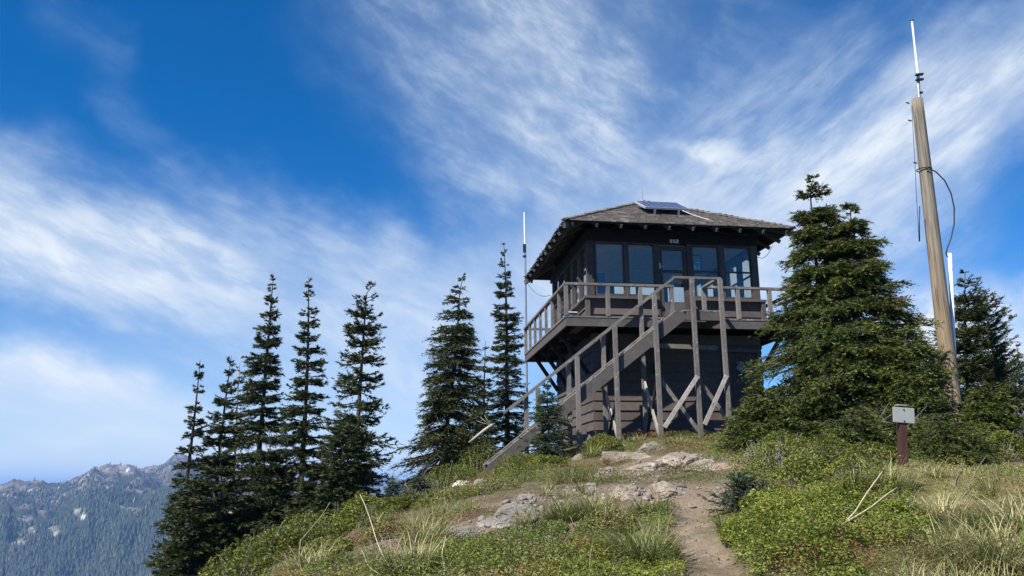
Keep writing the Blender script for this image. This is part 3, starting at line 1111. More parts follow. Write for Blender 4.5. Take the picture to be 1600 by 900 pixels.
for u, zb in ((-3.72, 0.15), (-2.87, 0.45), (-2.03, 0.65), (-1.12, 0.72), (-0.25, 0.72), (0.40, 0.75)):
    p = MB()
    zt = (hrz(u) - 0.03) if u < -0.62 else 4.408
    p.box((u - 0.044, VO - 0.140, zb), (u + 0.044, VO - 0.058, zt), rnd.random())
    B(p, 'stair_post', M_RAIL if u > 0 else M_RAIL, landing)
for u, zb in ((-3.80, 0.1), (-2.84, 0.4), (-2.03, 0.6), (-1.12, 0.7)):
    p = MB()
    zt = hrz(u) - 0.03
    p.box((u - 0.045, VI + 0.048, zb), (u + 0.045, VI + 0.128, zt), rnd.random())
    B(p, 'stair_post', M_RAIL, landing)
p = MB(); p.beam((-1.1, VI + 0.02, 3.06), (0.62, VI + 0.02, 3.02), 0.05, 0.10); B(p, 'cross_beam', M_RAIL, landing)
def brace(p0, p1, mat, w=0.085, up=(0, 1, 0)):
    m = MB(); m.beam(p0, p1, w, 0.035, up=up); B(m, 'brace', mat, landing)
brace((-1.06, VO - 0.02, 2.20), (-0.27, VO - 0.02, 1.10), M_RAIL)
brace((-0.27, VO - 0.17, 2.24), (-1.06, VO - 0.17, 1.16), M_PEEL)
brace((-0.22, VO - 0.02, 2.22), (0.38, VO - 0.02, 1.36), M_RAIL)
brace((0.38, VO - 0.17, 2.26), (-0.18, VO - 0.17, 1.22), M_PEEL)
brace((-1.13, VI + 0.02, 2.22), (-1.13, VO - 0.02, 1.0), M_PEEL, up=(1, 0, 0))
brace((-2.02, VI + 0.02, 1.95), (-2.02, VO - 0.02, 0.9), M_PEEL, up=(1, 0, 0))
brace((-2.02, VO + 0.0, 1.75), (-2.02, VI, 0.95), M_SHADE_DARK, up=(1, 0, 0))
brace((-1.13, VO + 0.0, 2.1), (-1.13, VI, 1.05), M_SHADE_DARK, up=(1, 0, 0))

# ---- things on and about the lookout
def LW(u, v, z): # lookout coordinates -> world
    q = loc2w(u, v, z)
    return (q[0], q[1], q[2] + ZE)

RM = Matrix.Rotation(YAW, 3, 'Z')
sp = empty('solar_panel', LW(0.02, -1.40, ZPK - SLP * 1.40 + 0.13), YAW)
tag(sp, 'blue solar panel in aluminium frame tilted on the front slope of the shingle roof', 'solar panel')
an = math.radians(27.8)
Rx = Matrix.Rotation(an, 4, 'X')
def tilt(mb):
    mb.v = [tuple(Rx @ Vector(p)) for p in mb.v]
    return mb
w2, l2 = 0.58, 0.50
m = MB(); m.box((-w2 + 0.02, -l2 + 0.02, 0.06), (w2 - 0.02, l2 - 0.02, 0.085)); tilt(m).build('cells', M_SOLAR, sp)
m = MB()
m.box((-w2, -l2, 0.045), (w2, -l2 + 0.025, 0.092)); m.box((-w2, l2 - 0.025, 0.045), (w2, l2, 0.092))
m.box((-w2, -l2 + 0.025, 0.045), (-w2 + 0.025, l2 - 0.025, 0.092)); m.box((w2 - 0.025, -l2 + 0.025, 0.045), (w2, l2 - 0.025, 0.092))
tilt(m).build('frame', M_ALU, sp)
for x in (-0.32, 0.30):
    m = MB(); m.box((x - 0.025, -l2 + 0.01, -0.10), (x + 0.025, -l2 + 0.06, 0.044)); m.box((x - 0.025, l2 - 0.08, -0.10), (x + 0.025, l2 - 0.03, 0.044)); m.box((x - 0.025, -l2 - 0.05, -0.11), (x + 0.025, l2, -0.088))
    tilt(m).build('bracket', M_ALU, sp)
m = MB(); m.tube([(0.36, -0.52, -0.22), (0.50, -0.85, -0.44), (0.66, -1.18, -0.63), (0.70, -1.38, -0.72)], 0.009, 6); m.build('conduit', M_CREAM, sp)

ra = empty('roof_rod', LW(-0.03, 0.0, ZPK + 0.02), YAW)
tag(ra, 'short grey rod standing at the peak of the shingle roof', 'antenna')
m = MB(); m.tube([(0, 0, 0), (0, 0, 0.31)], 0.014, 8); m.build('rod', M_GALV, ra)
m = MB(); m.tube([(0, 0, 0), (0, 0, 0.05)], [0.05, 0.03], 8); m.build('base', M_GALV, ra)

# slim antenna mast at the left rear corner of the catwalk
base = at(822.5, 545, 24.4)
top = at(820.5, 332, 24.4)
am = empty('antenna_mast', (base[0], base[1], base[2] + ZE))
tag(am, 'slim grey mast with white whip antenna beside the left eave', 'antenna')
hh = top[2] - base[2]
m = MB(); m.tube([(0, 0, 0.0 - 3.2), (0, 0, hh * 0.755)], 0.032, 8); m.build('mast', M_GALV, am)
m = MB(); m.tube([(-0.02, 0, hh * 0.70), (-0.02, 0, hh * 0.76)], 0.05, 8); m.tube([(-0.02, 0, hh * 0.665), (-0.02, 0, hh * 0.675)], 0.06, 8); m.build('clamp', M_BLACK, am)
m = MB(); m.tube([(0, 0, hh * 0.756), (-0.01, 0, hh)], [0.028, 0.024], 8); m.build('whip', M_WHITE, am)

# cooler and blue bundle on the catwalk
ck = empty('cooler', LW(-2.42, -1.2, DT), YAW)
tag(ck, 'dark cooler with white lid on the catwalk behind the left railing', 'cooler')
m = MB(); m.box((-0.17, -0.19, 0), (0.17, 0.19, 0.36)); m.build('body', M_BLACK, ck, bevel=0.03)
m = MB(); m.box((-0.18, -0.2, 0.362), (0.18, 0.2, 0.40)); m.build('lid', M_CREAM, ck, bevel=0.02)
m = MB()
for i in range(9):
    t = i / 8
    m.tube([(-0.28 * math.cos(t * 3.1), -0.16, 0.02 + 0.02 * math.sin(i)), (-0.28 * math.cos(t * 3.1), 0.16, 0.03)], 0.05 + 0.02 * math.sin(t * 3.1), 8)
bl = m.build('blue_tarp', M_BLUE, None, smooth=True)
bl.location = LW(-2.45, -1.95, DT + 0.09); bl.rotation_euler = (0, 0, YAW)
tag(bl, 'rolled blue tarp on the catwalk behind the left corner railing post', 'tarp')

# furniture seen through the panes
tb = empty('table', LW(-1.35, -1.5, 3.765), YAW)
tag(tb, 'pale table under the front left windows inside the cabin', 'table')
m = MB(); m.box((-0.5, -0.32, 0.70), (0.55, 0.32, 0.74)); m.build('top', M_CREAM, tb)
for a in (-0.46, 0.5):
    for b in (-0.28, 0.28):
        m = MB(); m.box((a - 0.025, b - 0.025, 0), (a + 0.025, b + 0.025, 0.699)); m.build('leg', M_CREAM, tb)
m = MB(); m.box((-0.12, -0.12, 0), (0.12, 0.12, 0.52)); m.box((-0.13, -0.13, 0.50), (0.13, 0.13, 0.53))
bx = m.build('storage_box', M_BLUE, None, bevel=0.015); bx.location = LW(-1.74, -1.62, 3.765 + 0.742); bx.rotation_euler = (0, 0, YAW)
tag(bx, 'tall blue box standing on the table behind the leftmost front window', 'box')
mp = MB(); mp.box((-0.2, -0.012, -0.26), (0.2, 0.012, 0.26))
mpr = empty('framed_map', LW(0.76, -1.55, 5.38), YAW)
tag(mpr, 'framed bluish map hanging behind the window right of the door', 'map')
m = MB(); m.box((-0.15, -0.012, -0.21), (0.15, 0.012, 0.21)); m.build('sheet', plain('map_paper', (0.16, 0.36, 0.46), 0.5), mpr)
m = MB()
for i in range(9): m.box((-0.13 + i * 0.028, -0.017, -0.12 + 0.03 * math.sin(i * 2.3)), (-0.115 + i * 0.028, -0.0125, -0.05 + 0.04 * math.sin(i * 1.7)))
m.box((0.02, -0.017, 0.03), (0.13, -0.0125, 0.05)); m.box((-0.10, -0.017, -0.18), (-0.04, -0.0125, -0.165))
m.build('map_marks', M_WHITE, mpr)
m = MB()
for a, b, c, d in ((-0.18, -0.24, -0.15, 0.24), (0.15, -0.24, 0.18, 0.24), (-0.15, 0.21, 0.15, 0.24), (-0.15, -0.24, 0.15, -0.21)): m.box((a, -0.02, b), (c, 0.015, d))
m.build('frame', M_FRAME, mpr)

# ------------------------------------------------------------------ pole with antenna
pt, pb = at(1433, 155, 14.0), at(1490, 650, 14.0)
pgz = gz(pb[0], pb[1])
ut = empty('utility_pole', (pb[0], pb[1], pgz + ZE))
tag(ut, 'tall bare weathered timber pole rising behind the big hemlock', 'pole')
HP = pt[2] - pgz
m = MB()
n = 24
m.tube([((pt[0] - pb[0]) * i / n, 0, -0.3 + (HP + 0.3) * i / n) for i in range(n + 1)], [0.148 - 0.052 * i / n for i in range(n + 1)], 20)
m.build('shaft', M_POLE, ut, smooth=True)
m = MB()
for zf in (0.985, 0.93, 0.80):
    z = HP * zf
    m.tube([(-0.09, -0.03, z), (-0.155, -0.05, z + 0.005)], 0.012, 6)
m.build('step_bolts', M_BLACK, ut)
m = MB(); z = HP * 0.782
m.tube([(0.121 * math.cos(a) + 0.04, 0.121 * math.sin(a), z) for a in np.linspace(0, 2 * math.pi, 25)], 0.010, 5, cap=False); m.build('strap', M_BLACK, ut)
def rel(px, py, dep=13.86):
    q = at(px, py, dep)
    return (q[0] - pb[0], q[1] - pb[1], q[2] - pgz)
m = MB(); m.tube([rel(1424.5, 165), rel(1427, 210), rel(1430, 262), rel(1431.5, 300), rel(1434.5, 345), rel(1436, 378)], 0.005, 5); m.tube([rel(1437, 322), rel(1436.5, 350), rel(1437, 377)], 0.009, 5)
m.tube([rel(1447, 262), rel(1462, 268), rel(1476, 282), rel(1486, 302), rel(1491, 325), rel(1491, 350), rel(1486, 372), rel(1480, 388), rel(1478, 396), rel(1481, 402)], 0.0115, 6)
m.build('cable', M_BLACK, ut, smooth=True)
m = MB(); c0, c1 = rel(1484, 396, 14.05), rel(1492.5, 600, 14.05)
m.tube([c0, c1, (c1[0] + 0.01, c1[1], 0.1)], 0.034, 10); m.build('conduit', M_WHITE, ut, smooth=True)
a0, a1, a2 = at(1436.5, 158, 14.0), at(1434.5, 118, 14.0), at(1425, 33, 14.0)
wa = empty('whip_antenna', (a0[0], a0[1], a0[2] + ZE))
tag(wa, 'white whip antenna clamped on top of the tall timber pole', 'antenna')
d1, d2 = a1 - a0, a2 - a0
m = MB(); m.tube([tuple(-0.5 * d1), tuple(d1)], 0.026, 8); m.build('mount', M_GALV, wa)
m = MB()
for f in (0.80, 1.0): m.beam(tuple(d1 * f + np.array([-0.055, -0.03, 0])), tuple(d1 * f + np.array([0.075, -0.03, 0.01])), 0.06, 0.03)
m.beam(tuple(d1 * 0.3 + np.array([-0.01, -0.03, 0])), tuple(d1 * 0.3 + np.array([0.05, -0.03, 0.0])), 0.04, 0.03)
m.build('clamp', M_BLACK, wa)
m = MB(); m.tube([tuple(d1 * 1.02), tuple(d2)], [0.022, 0.018], 8); m.build('whip', M_WHITE, wa)
m = MB(); m.tube([tuple(d2), tuple(d2 * 1.012)], 0.027, 8); m.build('tip', M_BLACK, wa)

# ------------------------------------------------------------------ small sign
sg = at(1412, 724, 9.5)
sroot = empty('trail_sign', (sg[0], sg[1], gz(sg[0], sg[1]) + ZE))
tag(sroot, 'small blank pale grey sign plate on a reddish brown post', 'sign')
s_t, s_b = at(1411, 637, 9.5)[2] - gz(sg[0], sg[1]), at(1412, 661, 9.5)[2] - gz(sg[0], sg[1])
m = MB(); m.box((-0.045, -0.03, -0.1), (0.042, 0.045, s_t + 0.015)); m.build('post', M_POST, sroot, bevel=0.006)
m = MB(); m.box((-0.06, -0.04, s_t + 0.016), (0.05, 0.05, s_t + 0.035)); m.build('cap', M_TWIG, sroot, bevel=0.004)
m = MB(); m.box((-0.125, -0.044, s_b), (0.125, -0.034, s_t)); po = m.build('plate', M_SIGN, sroot, bevel=0.006)
for z in (s_b + 0.02, s_t - 0.025):
    m = MB(); m.tube([(0, -0.0445, z), (0, -0.052, z)], 0.008, 8); m.build('bolt', M_BLACK, po)
sroot.rotation_euler = (0, 0.075, math.radians(4))

# ------------------------------------------------------------------ sky and air settings
SKY_SAT, SKY_VAL = 1.42, 1.0
HAZE_ON, HAZE_DENS = True, 1.15e-4
CLOUD_LOBES = [  # kind, place in the sky (as seen in the photograph), half length, half width, slant, weight, evenness
    ('R', 1440, 225, 560, 130, -27, 1.0, 0.45),
    ('R', 1220, 270, 460, 220, -30, 0.80, 0.25),
    ('P', 1100, 256, 95, 45, 0, 0.9, 0.3),
    ('M', 830, 100, 560, 320, 30, 0.75, 0.25),
    ('M', 880, 270, 420, 260, 55, 0.70, 0.25),
    ('L', 50, 375, 400, 150, 22, 0.97, 0.45),
    ('L', 300, 430, 500, 150, 20, 0.85, 0.30),
    ('L', 60, 600, 480, 95, 8, 1.0, 0.55),
    ('L', 210, 700, 360, 90, 3, 0.50, 0.30),
    ('M', 620, 520, 460, 230, 0, 0.75, 0.45),
    ('M', 660, 640, 300, 240, 0, 0.55, 0.45),
    ('P', 1435, 525, 170, 110, 0, 1.0, 0.6),
    ('P', 1570, 545, 120, 90, 0, 1.0, 0.6),
    ('P', 1400, 560, 120, 60, 0, 0.8, 0.6),
    ('L', 560, 400, 420, 110, 12, 0.6, 0.25),
    ('R', 1300, 400, 420, 170, -15, 0.55, 0.25),
    ('M', 1560, 30, 230, 90, -20, 0.40, 0.2),
    ('M', 1010, 20, 320, 170, 10, 0.45, 0.2),
    ('M', 1010, 440, 520, 190, 0, 0.72, 0.65),
    ('M', 1560, 600, 320, 170, 0, 0.55, 0.5),
    ('M', 150, 770, 1100, 260, 0, 0.70, 0.92),
    ('L', 160, 110, 260, 60, 45, 0.14, 0.2),
    ('L', 130, 700, 90, 22, 0, 0.8, 0.3),
]

# ------------------------------------------------------------------ foliage builders
def nrm(v):
    return v / (np.linalg.norm(v, axis=-1, keepdims=True) + 1e-9)


def conifer(name, label, base, H, R, seed, mat, group=None, cat='tree', nb=170, t0=0.04, power=0.8, a0=0.35, a1=-0.25, droop=0.35, tipup=0.15,
            tw=0.36, nl=0.075, lean=(0, 0), bend=None, gaps=0.25, bare=0.0, trunk_r=None, twsp=0.080, nn=8, side=None, crook=0.05, wid=0.34, dead=0, lumpy=0.45, whk=0.45, wsp=0.34, tmat=None):
    """tapered trunk with limbs; every limb carries twigs and every twig a spray of needles.
    H height, R half width near the ground, power shapes the outline, a0/a1 slope of the limbs low/high, gaps thins the crown"""
    rng = np.random.default_rng(seed)
    root = empty(name, (base[0], base[1], base[2]), 0)
    tag(root, label, cat, group)
    nb = int(nb * 2.3)
    trunk_r = trunk_r or 0.0105 * H + 0.012
    ph = rng.uniform(0, 6.28, 4)

    def tp(t):
        t = np.asarray(t, float)
        x = lean[0] * t * H + crook * R * np.sin(t * 5 + ph[0]) * t
        y = lean[1] * t * H + crook * R * np.sin(t * 4 + ph[1]) * t
        if bend is not None:
            k = np.clip((t - bend[2]) / (1 - bend[2]), 0, 1) ** 2
            x = x + bend[0] * k
            y = y + bend[1] * k
        return np.stack([x, y, t * H], -1)

    tr = MB()
    ts = np.linspace(-0.03, 1, 22)
    tr.tube([tuple(p) for p in tp(ts)], [max(0.006, trunk_r * (1 - max(t, 0)) ** 0.9 + 0.006) for t in ts], 9)
    # limbs
    t = t0 + (1 - t0) * rng.random(nb) ** 0.92
    t = np.sort(t)
    ws = H / min(wsp, H / 12)
    wj = rng.normal(0, 0.16, int(ws) + 2)
    wi = np.round(t * ws).astype(int)
    wh = (wi + wj[wi]) / ws
    t = np.clip(whk * wh + (1 - whk) * t, t0, 0.999)
    az = rng.uniform(0, 2 * np.pi, nb)
    prof = (1 - t) ** power * np.clip((1 - t) / 0.10, 0.45, 1)
    lump = 1 + lumpy * fbm(np.stack([np.cos(az) * 1.3 + 5, np.sin(az) * 1.3, t * H * 0.9], -1), 3, seed)
    L = R * prof * rng.uniform(0.60, 1.15, nb) * lump + 0.03 * min(1, H / 4)
    L = L * (1 + 0.22 * np.cos(az - ph[3]) * np.sin(t * 7 + ph[0]))
    if side is not None: L = L * (1 + side[1] * np.cos(az - side[0]))
    keep = (rng.random(nb) > gaps * (0.6 + 0.8 * np.sin(t * 9 + ph[2]) ** 2)) & (rng.random(nb) < np.clip((1 - t) / 0.22, 0.22, 1)) & (t < 0.99)
    t, az, L = t[keep], az[keep], L[keep]
    n = len(t)
    up = a0 + (a1 - a0) * (1 - t) + rng.normal(0, 0.14, n) + 0.9 * np.clip((t - 0.86) / 0.14, 0, 1)
    P0 = tp(t)
    hx, hy = np.cos(az), np.sin(az)
    hor = np.stack([hx, hy, np.zeros(n)], -1)
    lat = np.stack([-hy, hx, np.zeros(n)], -1)
    curl = rng.normal(0, 0.15, n)

    def bp(i, s):
        z = up[i] * s - droop * s ** 2 + tipup * s ** 4
        return P0[i] + hor[i] * (L[i] * s)[:, None] + lat[i] * (L[i] * curl[i] * s ** 2)[:, None] + np.stack([0 * z, 0 * z, L[i] * z], -1)

    for i in range(n):
        if L[i] > 0.15:
            s = np.array([0, 0.35, 0.7, 0.95])
            ii = np.full(4, i)
            r = min(0.03, 0.010 + 0.012 * L[i])
            tr.tube([tuple(p) for p in bp(ii, s)], [r, r * 0.75, r * 0.5, r * 0.25], 4, cap=False)
    for i in range(dead):
        zt = rng.uniform(0.03, 0.45) * H
        a = rng.uniform(0, 6.28)
        l = R * rng.uniform(0.3, 0.7)
        p = tp(zt / H)
        tr.tube([tuple(p), tuple(p + np.array([math.cos(a) * l * .6, math.sin(a) * l * .6, -0.05 * l])), tuple(p + np.array([math.cos(a + .2) * l, math.sin(a + .2) * l, rng.uniform(-.35, .1) * l]))], [0.014, 0.010, 0.004], 4, cap=False)
    tr.build('trunk', tmat or M_BARK, root, smooth=True)
    # twigs
    cnt = np.maximum(3, (L / twsp * 2).astype(int))
    bi = np.repeat(np.arange(n), cnt)
    N = len(bi)
    s0 = np.maximum(bare, np.minimum(0.25, 0.10 / np.maximum(L[bi], 0.05)))
    s = s0 + (1 - s0) * rng.random(N) ** 0.85
    p = bp(bi, s)
    tang = nrm(bp(bi, np.minimum(s + 0.05, 1.06)) - bp(bi, s - 0.05))
    sg_ = rng.choice([-1.0, 1.0], N)
    tl = tw * np.sqrt(L[bi] / max(R, 0.2)) * (1.0 - 0.50 * s) * rng.uniform(0.55, 1.2, N) * np.sqrt(R)
    tl = np.clip(tl, 0.05, 0.7)
    d = nrm(tang * rng.uniform(0.55, 1.1, N)[:, None] + lat[bi] * (sg_ * rng.uniform(0.5, 1.0, N))[:, None] + np.stack([np.zeros(N), np.zeros(N), rng.normal(-0.05, 0.22, N)], -1))
    tip = rng.random(N) < 0.12
    d[tip] = nrm(tang[tip] + rng.normal(0, 0.12, (tip.sum(), 3)))
    # needles: sprays of small blades along each twig
    Nn = N * nn
    ti = np.repeat(np.arange(N), nn)
    f = np.tile((np.arange(nn) + 0.5) / nn, N) + rng.uniform(-0.04, 0.04, Nn)
    sag = np.stack([np.zeros(Nn), np.zeros(Nn), -0.22 * tl[ti] * f ** 2], -1)
    q = p[ti] + d[ti] * (tl[ti] * f)[:, None] + sag
    side_v = nrm(np.cross(d[ti], np.array([0, 0, 1.0])))
    dirn = nrm(d[ti] * rng.uniform(0.5, 1.1, Nn)[:, None] + side_v * rng.normal(0, 0.75, Nn)[:, None] + np.stack([np.zeros(Nn), np.zeros(Nn), rng.normal(0.12, 0.38, Nn)], -1))
    ln = nl * rng.uniform(0.6, 1.35, Nn) * (1.1 - 0.3 * f)
    wv = nrm(np.cross(dirn, rng.normal(0, 1, (Nn, 3)))) * (ln * wid * 0.5)[:, None]
    V = np.stack([q - wv, q + wv, q + dirn * ln[:, None]], 1).reshape(-1, 3)
    F = np.arange(Nn * 3).reshape(-1, 3)
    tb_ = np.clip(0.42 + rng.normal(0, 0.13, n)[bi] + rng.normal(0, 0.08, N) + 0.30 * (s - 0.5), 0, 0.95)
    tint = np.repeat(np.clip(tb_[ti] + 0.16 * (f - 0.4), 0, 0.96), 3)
    br_ = rng.random(n) < 0.02
    tint = np.where(np.repeat(br_[bi][ti], 3), 0.99, tint)
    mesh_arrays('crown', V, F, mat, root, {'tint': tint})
    return root


def tree_px(name, label, top, depth, Rpx, seed, mat, basepx=None, **k):
    """a tree whose tip stands at a place of the photograph at a real distance; its foot is on the ground there"""
    T = at(top[0], top[1], depth)
    b = at(basepx[0], basepx[1], depth) if basepx else at(top[0], 760, depth)
    g = gz(b[0], b[1])
    if basepx and basepx[1] and k.pop('fixbase', False): g = b[2]
    H = T[2] - g
    R = Rpx * depth / FPX
    lean = ((T[0] - b[0]) / H, 0)
    return conifer(name, label, (b[0], b[1], g + ZE), H, R, seed, mat, lean=lean, **k)


def leaf_quads(rng, C, size, updir=None, flat=0.5, asp=0.5):
    """folded leaf blades: C centres (n,3)"""
    n = len(C)
    d = rng.normal(0, 1, (n, 3))
    d[:, 2] *= flat
    d = nrm(d)
    nn_ = rng.normal(0, 1, (n, 3)) * 0.6
    nn_[:, 2] += 1.0
    s = nrm(np.cross(d, nrm(nn_)))
    up = np.cross(s, d)
    sz = (size if hasattr(size, '__len__') else np.full(n, size)) * rng.uniform(0.6, 1.3, n)
    a = C - d * (sz * 0.5)[:, None]
    b = C + d * (sz * 0.5)[:, None]
    w = s * (sz * asp * 0.5)[:, None]
    u = up * (sz * 0.10)[:, None]
    V = np.stack([a, C + w + u, b, C - w + u], 1).reshape(-1, 3)
    return V, np.arange(n * 4).reshape(-1, 4)


def shrub(name, label, px, depth, Wpx, Hm, seed, mat=None, n=2600, leaf=0.035, group=None, stems=14, dy=0.8, cat='shrub', tint0=0.5, stem_mat=None, bare=0.0, bias=0.0):
    """woody stems fanning from the ground with leaves along them; stands on the ground"""
    rng = np.random.default_rng(seed)
    c = at(px[0], px[1], depth)
    x0, y0 = c[0], c[1]
    g = gz(x0, y0)
    rx = Wpx * depth / FPX
    ry = rx * dy
    root = empty(name, (x0, y0, g + ZE))
    tag(root, label, cat, group)
    st = MB()
    lo = []
    for i in range(stems):
        a = rng.uniform(0, 6.28)
        rr = math.sqrt(rng.random())
        ex, ey = rx * rr * math.cos(a), ry * rr * math.sin(a)
        hz = Hm * (1 - 0.55 * rr ** 2) * rng.uniform(0.75, 1.15)
        bx, by = ex * 0.35, ey * 0.35
        zb = gz(x0 + bx, y0 + by) - g
        ze_ = gz(x0 + ex, y0 + ey) - g
        pts = [(bx, by, zb - 0.03), (bx + (ex - bx) * .4 + rng.normal(0, .03), by + (ey - by) * .4, zb + (ze_ - zb) * .4 + hz * 0.55), (ex, ey, ze_ + hz)]
        st.tube(pts, [0.011, 0.008, 0.003], 5, cap=False)
        lo.append(pts)
    st.build('stems', stem_mat or M_TWIG, root)
    # leaves fill an uneven mound
    m = int(n * 1.6)
    th = rng.uniform(0, 2 * np.pi, m)
    r = np.sqrt(rng.random(m))
    lump = 1 + 0.30 * fbm(np.stack([np.cos(th) * 1.5, np.sin(th) * 1.5, th * 0 + seed], -1), 3, seed)
    X, Y = rx * r * np.cos(th) * lump, ry * r * np.sin(th) * lump
    topz = Hm * (1 - 0.62 * r ** 2) * (1 + 0.38 * fbm(xy3(X + x0, Y + y0, 3.2), 4, seed + 1))
    Zl = topz * (1 - rng.random(m) ** 1.6 * 0.75)
    clump = fbm(np.stack([X * 5 + seed, Y * 5, Zl * 5], -1), 3, seed + 2)
    k = np.argsort(-(clump + rng.normal(0, 0.28, m)))[:n]
    X, Y, Zl, clump = X[k], Y[k], Zl[k], clump[k]
    Z = ground_z(X + x0, Y + y0) - g + np.maximum(Zl, 0.01)
    V, F = leaf_quads(rng, np.stack([X, Y, Z], -1), leaf, asp=0.55)
    t = np.clip(tint0 + 0.45 * fbm(np.stack([X * 2.5 + seed, Y * 2.5, Zl * 2.5], -1), 2, seed + 5) + rng.normal(0, 0.13, len(X)) + bias, 0, 0.90)
    red = rng.random(len(X)) < 0.015
    t[red] = 0.97
    mesh_arrays('leaves', V, F, mat or M_SHRUB, root, {'tint': np.repeat(t, 4)})
    return root


def blades(rng, C, n_dir, L, W, arch, seg=4):
    """arching grass blades from points C"""
    n = len(C)
    az = n_dir
    h = np.stack([np.cos(az), np.sin(az), np.zeros(n)], -1)
    s = np.stack([-np.sin(az), np.cos(az), np.zeros(n)], -1)
    V = np.zeros((n, 2 * seg + 1, 3))
    for i in range(seg):
        f = i / seg
        ang = arch[:, 0] + (arch[:, 1] - arch[:, 0]) * f / 2
        c = C + h * (L * f * np.cos(ang))[:, None] + np.array([0, 0, 1.0]) * (L * f * np.sin(ang))[:, None]
        w = s * (W * (1 - f * 0.75) * 0.5)[:, None]
        V[:, 2 * i], V[:, 2 * i + 1] = c - w, c + w
    ang = arch.mean(1)
    V[:, -1] = C + h * (L * np.cos(ang))[:, None] + np.array([0, 0, 1.0]) * (L * np.sin(ang))[:, None]
    o = (np.arange(n) * (2 * seg + 1))[:, None]
    q = np.concatenate([np.stack([o + 2 * i, o + 2 * i + 1, o + 2 * i + 3, o + 2 * i + 2], -1).reshape(-1, 4) for i in range(seg - 1)])
    t = np.stack([o + 2 * seg - 2, o + 2 * seg - 1, o + 2 * seg], -1).reshape(-1, 3)
    return V.reshape(-1, 3), [q, t], 2 * seg + 1


def tuft(name, label, px, Rm, seed, n=240, dry=0.35, L=0.40, group='clumps of long grass on the slope', H=1.0):
    n = int(n * 1.5)
    rng = np.random.default_rng(seed)
    c = on_ground(*px)
    r = np.sqrt(rng.random(n)) * Rm * 0.55
    a = rng.uniform(0, 6.28, n)
    X, Y = r * np.cos(a), r * np.sin(a)
    Z = ground_z(X + c[0], Y + c[1]) - c[2] - 0.01
    az = a + rng.normal(0, 0.7, n)
    st = rng.uniform(0.75, 1.45, n) * H
    en = st - rng.uniform(0.7, 1.9, n)
    V, F, k = blades(rng, np.stack([X, Y, Z], -1), az, L * rng.uniform(0.5, 1.25, n), rng.uniform(0.006, 0.013, n), np.stack([st, en], 1), 5)
    t = np.clip(0.32 + rng.normal(0, 0.16, n), 0, 0.7)
    dr = rng.random(n) < dry
    t[dr] = rng.uniform(0.75, 1.0, dr.sum())
    o = mesh_arrays(name, V, F, M_GRASS, None, {'tint': np.repeat(t, k)}, False, (c[0], c[1], c[2] + ZE))
    tag(o, label, 'grass clump', group)
    return o


def rock(name, label, px, W_, D_, Hh, seed, mat, sink=0.35, rz=0.0, group=None, rough=0.30, tilt_=(0, 0)):
    c = on_ground(*px)
    bm = bmesh.new()
    bmesh.ops.create_icosphere(bm, subdivisions=6, radius=1.0)
    P = np.array([v.co[:] for v in bm.verts])
    q = P * 1.35 + seed * 3.1
    disp = 1 + rough * fbm(q, 3, seed)
    # flat fracture faces
    rng = np.random.default_rng(seed)
    for _ in range(16):
        nv = nrm(rng.normal(0, 1, 3))
        off = rng.uniform(0.55, 0.85)
        dd = (P * disp[:, None]) @ nv
        disp = np.where(dd > off, disp * (off + 0.12 * (dd - off)) / np.maximum(dd, 1e-6), disp)
    disp = disp * (1 + 0.07 * fbm(q * 3.2, 3, seed + 3) - 0.10 * np.clip(1 - 9 * np.abs(fbm(q * 1.6, 3, seed + 5)), 0, 1) + 0.035 * fbm(q * 9, 3, seed + 8))
    P = P * disp[:, None]
    P = P * np.array([W_ / 2, D_ / 2, Hh])
    for v, p in zip(bm.verts, P): v.co = p
    me = bpy.data.meshes.new(name)
    bm.to_mesh(me)
    bm.free()
    me.materials.append(mat)
    me.polygons.foreach_set('use_smooth', [True] * len(me.polygons))
    o = bpy.data.objects.new(name, me)
    COL.objects.link(o)
    o.location = (c[0], c[1], c[2] + ZE - Hh * sink)
    o.rotation_euler = (tilt_[0], tilt_[1], rz)
    tag(o, label, 'rock', group)
    return o


# ------------------------------------------------------------------ trees on the left
GL_ = 'conifers standing on the left slope'
FIRK = dict(power=0.72, a0=0.30, a1=-0.28, droop=0.22, tipup=0.16, tw=0.30, group=GL_)
tree_px('fir_tree', 'leftmost slim fir with sparse spire standing before the blue mountain', (310, 562), 20.0, 74, 1, M_FIR, (272, 900), nb=330, dead=10, gaps=0.32, **{**FIRK, 'power': 1.15})
tree_px('fir_tree', 'dense fir with blunt top just right of the leftmost slim fir', (361, 556), 21.0, 64, 2, M_FIR, (322, 900), nb=380, dead=8, gaps=0.12, **FIRK)
tree_px('fir_tree', 'thin fir with bare grey upper stem between two dense firs', (377, 552), 22.5, 34, 3, M_FIR, (358, 880), nb=190, dead=40, gaps=0.45, tmat=M_SNAG, **{**FIRK, 'power': 0.9})
tree_px('fir_tree', 'tallest dense fir in the middle of the left group', (430, 428), 20.5, 66, 4, M_FIR, (384, 870), nb=430, dead=10, gaps=0.14, **{**FIRK, 'power': 0.85})
tree_px('fir_tree', 'tall narrow fir with thin pointed tip right of the tallest dense fir', (484, 431), 20.0, 66, 5, M_FIR, (466, 850), nb=360, dead=30, gaps=0.26, **{**FIRK, 'power': 0.95})
tree_px('fir_tree', 'open crowned fir with bent tip at the right of the left group', (570, 440), 19.0, 68, 6, M_FIR, (553, 830), nb=270, dead=20, gaps=0.36, bend=(0.22, 0.0, 0.94), **{**FIRK, 'power': 0.62, 'tipup': 0.3})
tree_px('fir_tree', 'low bushy fir filling the foot of the left group', (300, 740), 17.5, 92, 7, M_FIR, (300, 900), nb=230, gaps=0.1, **FIRK)
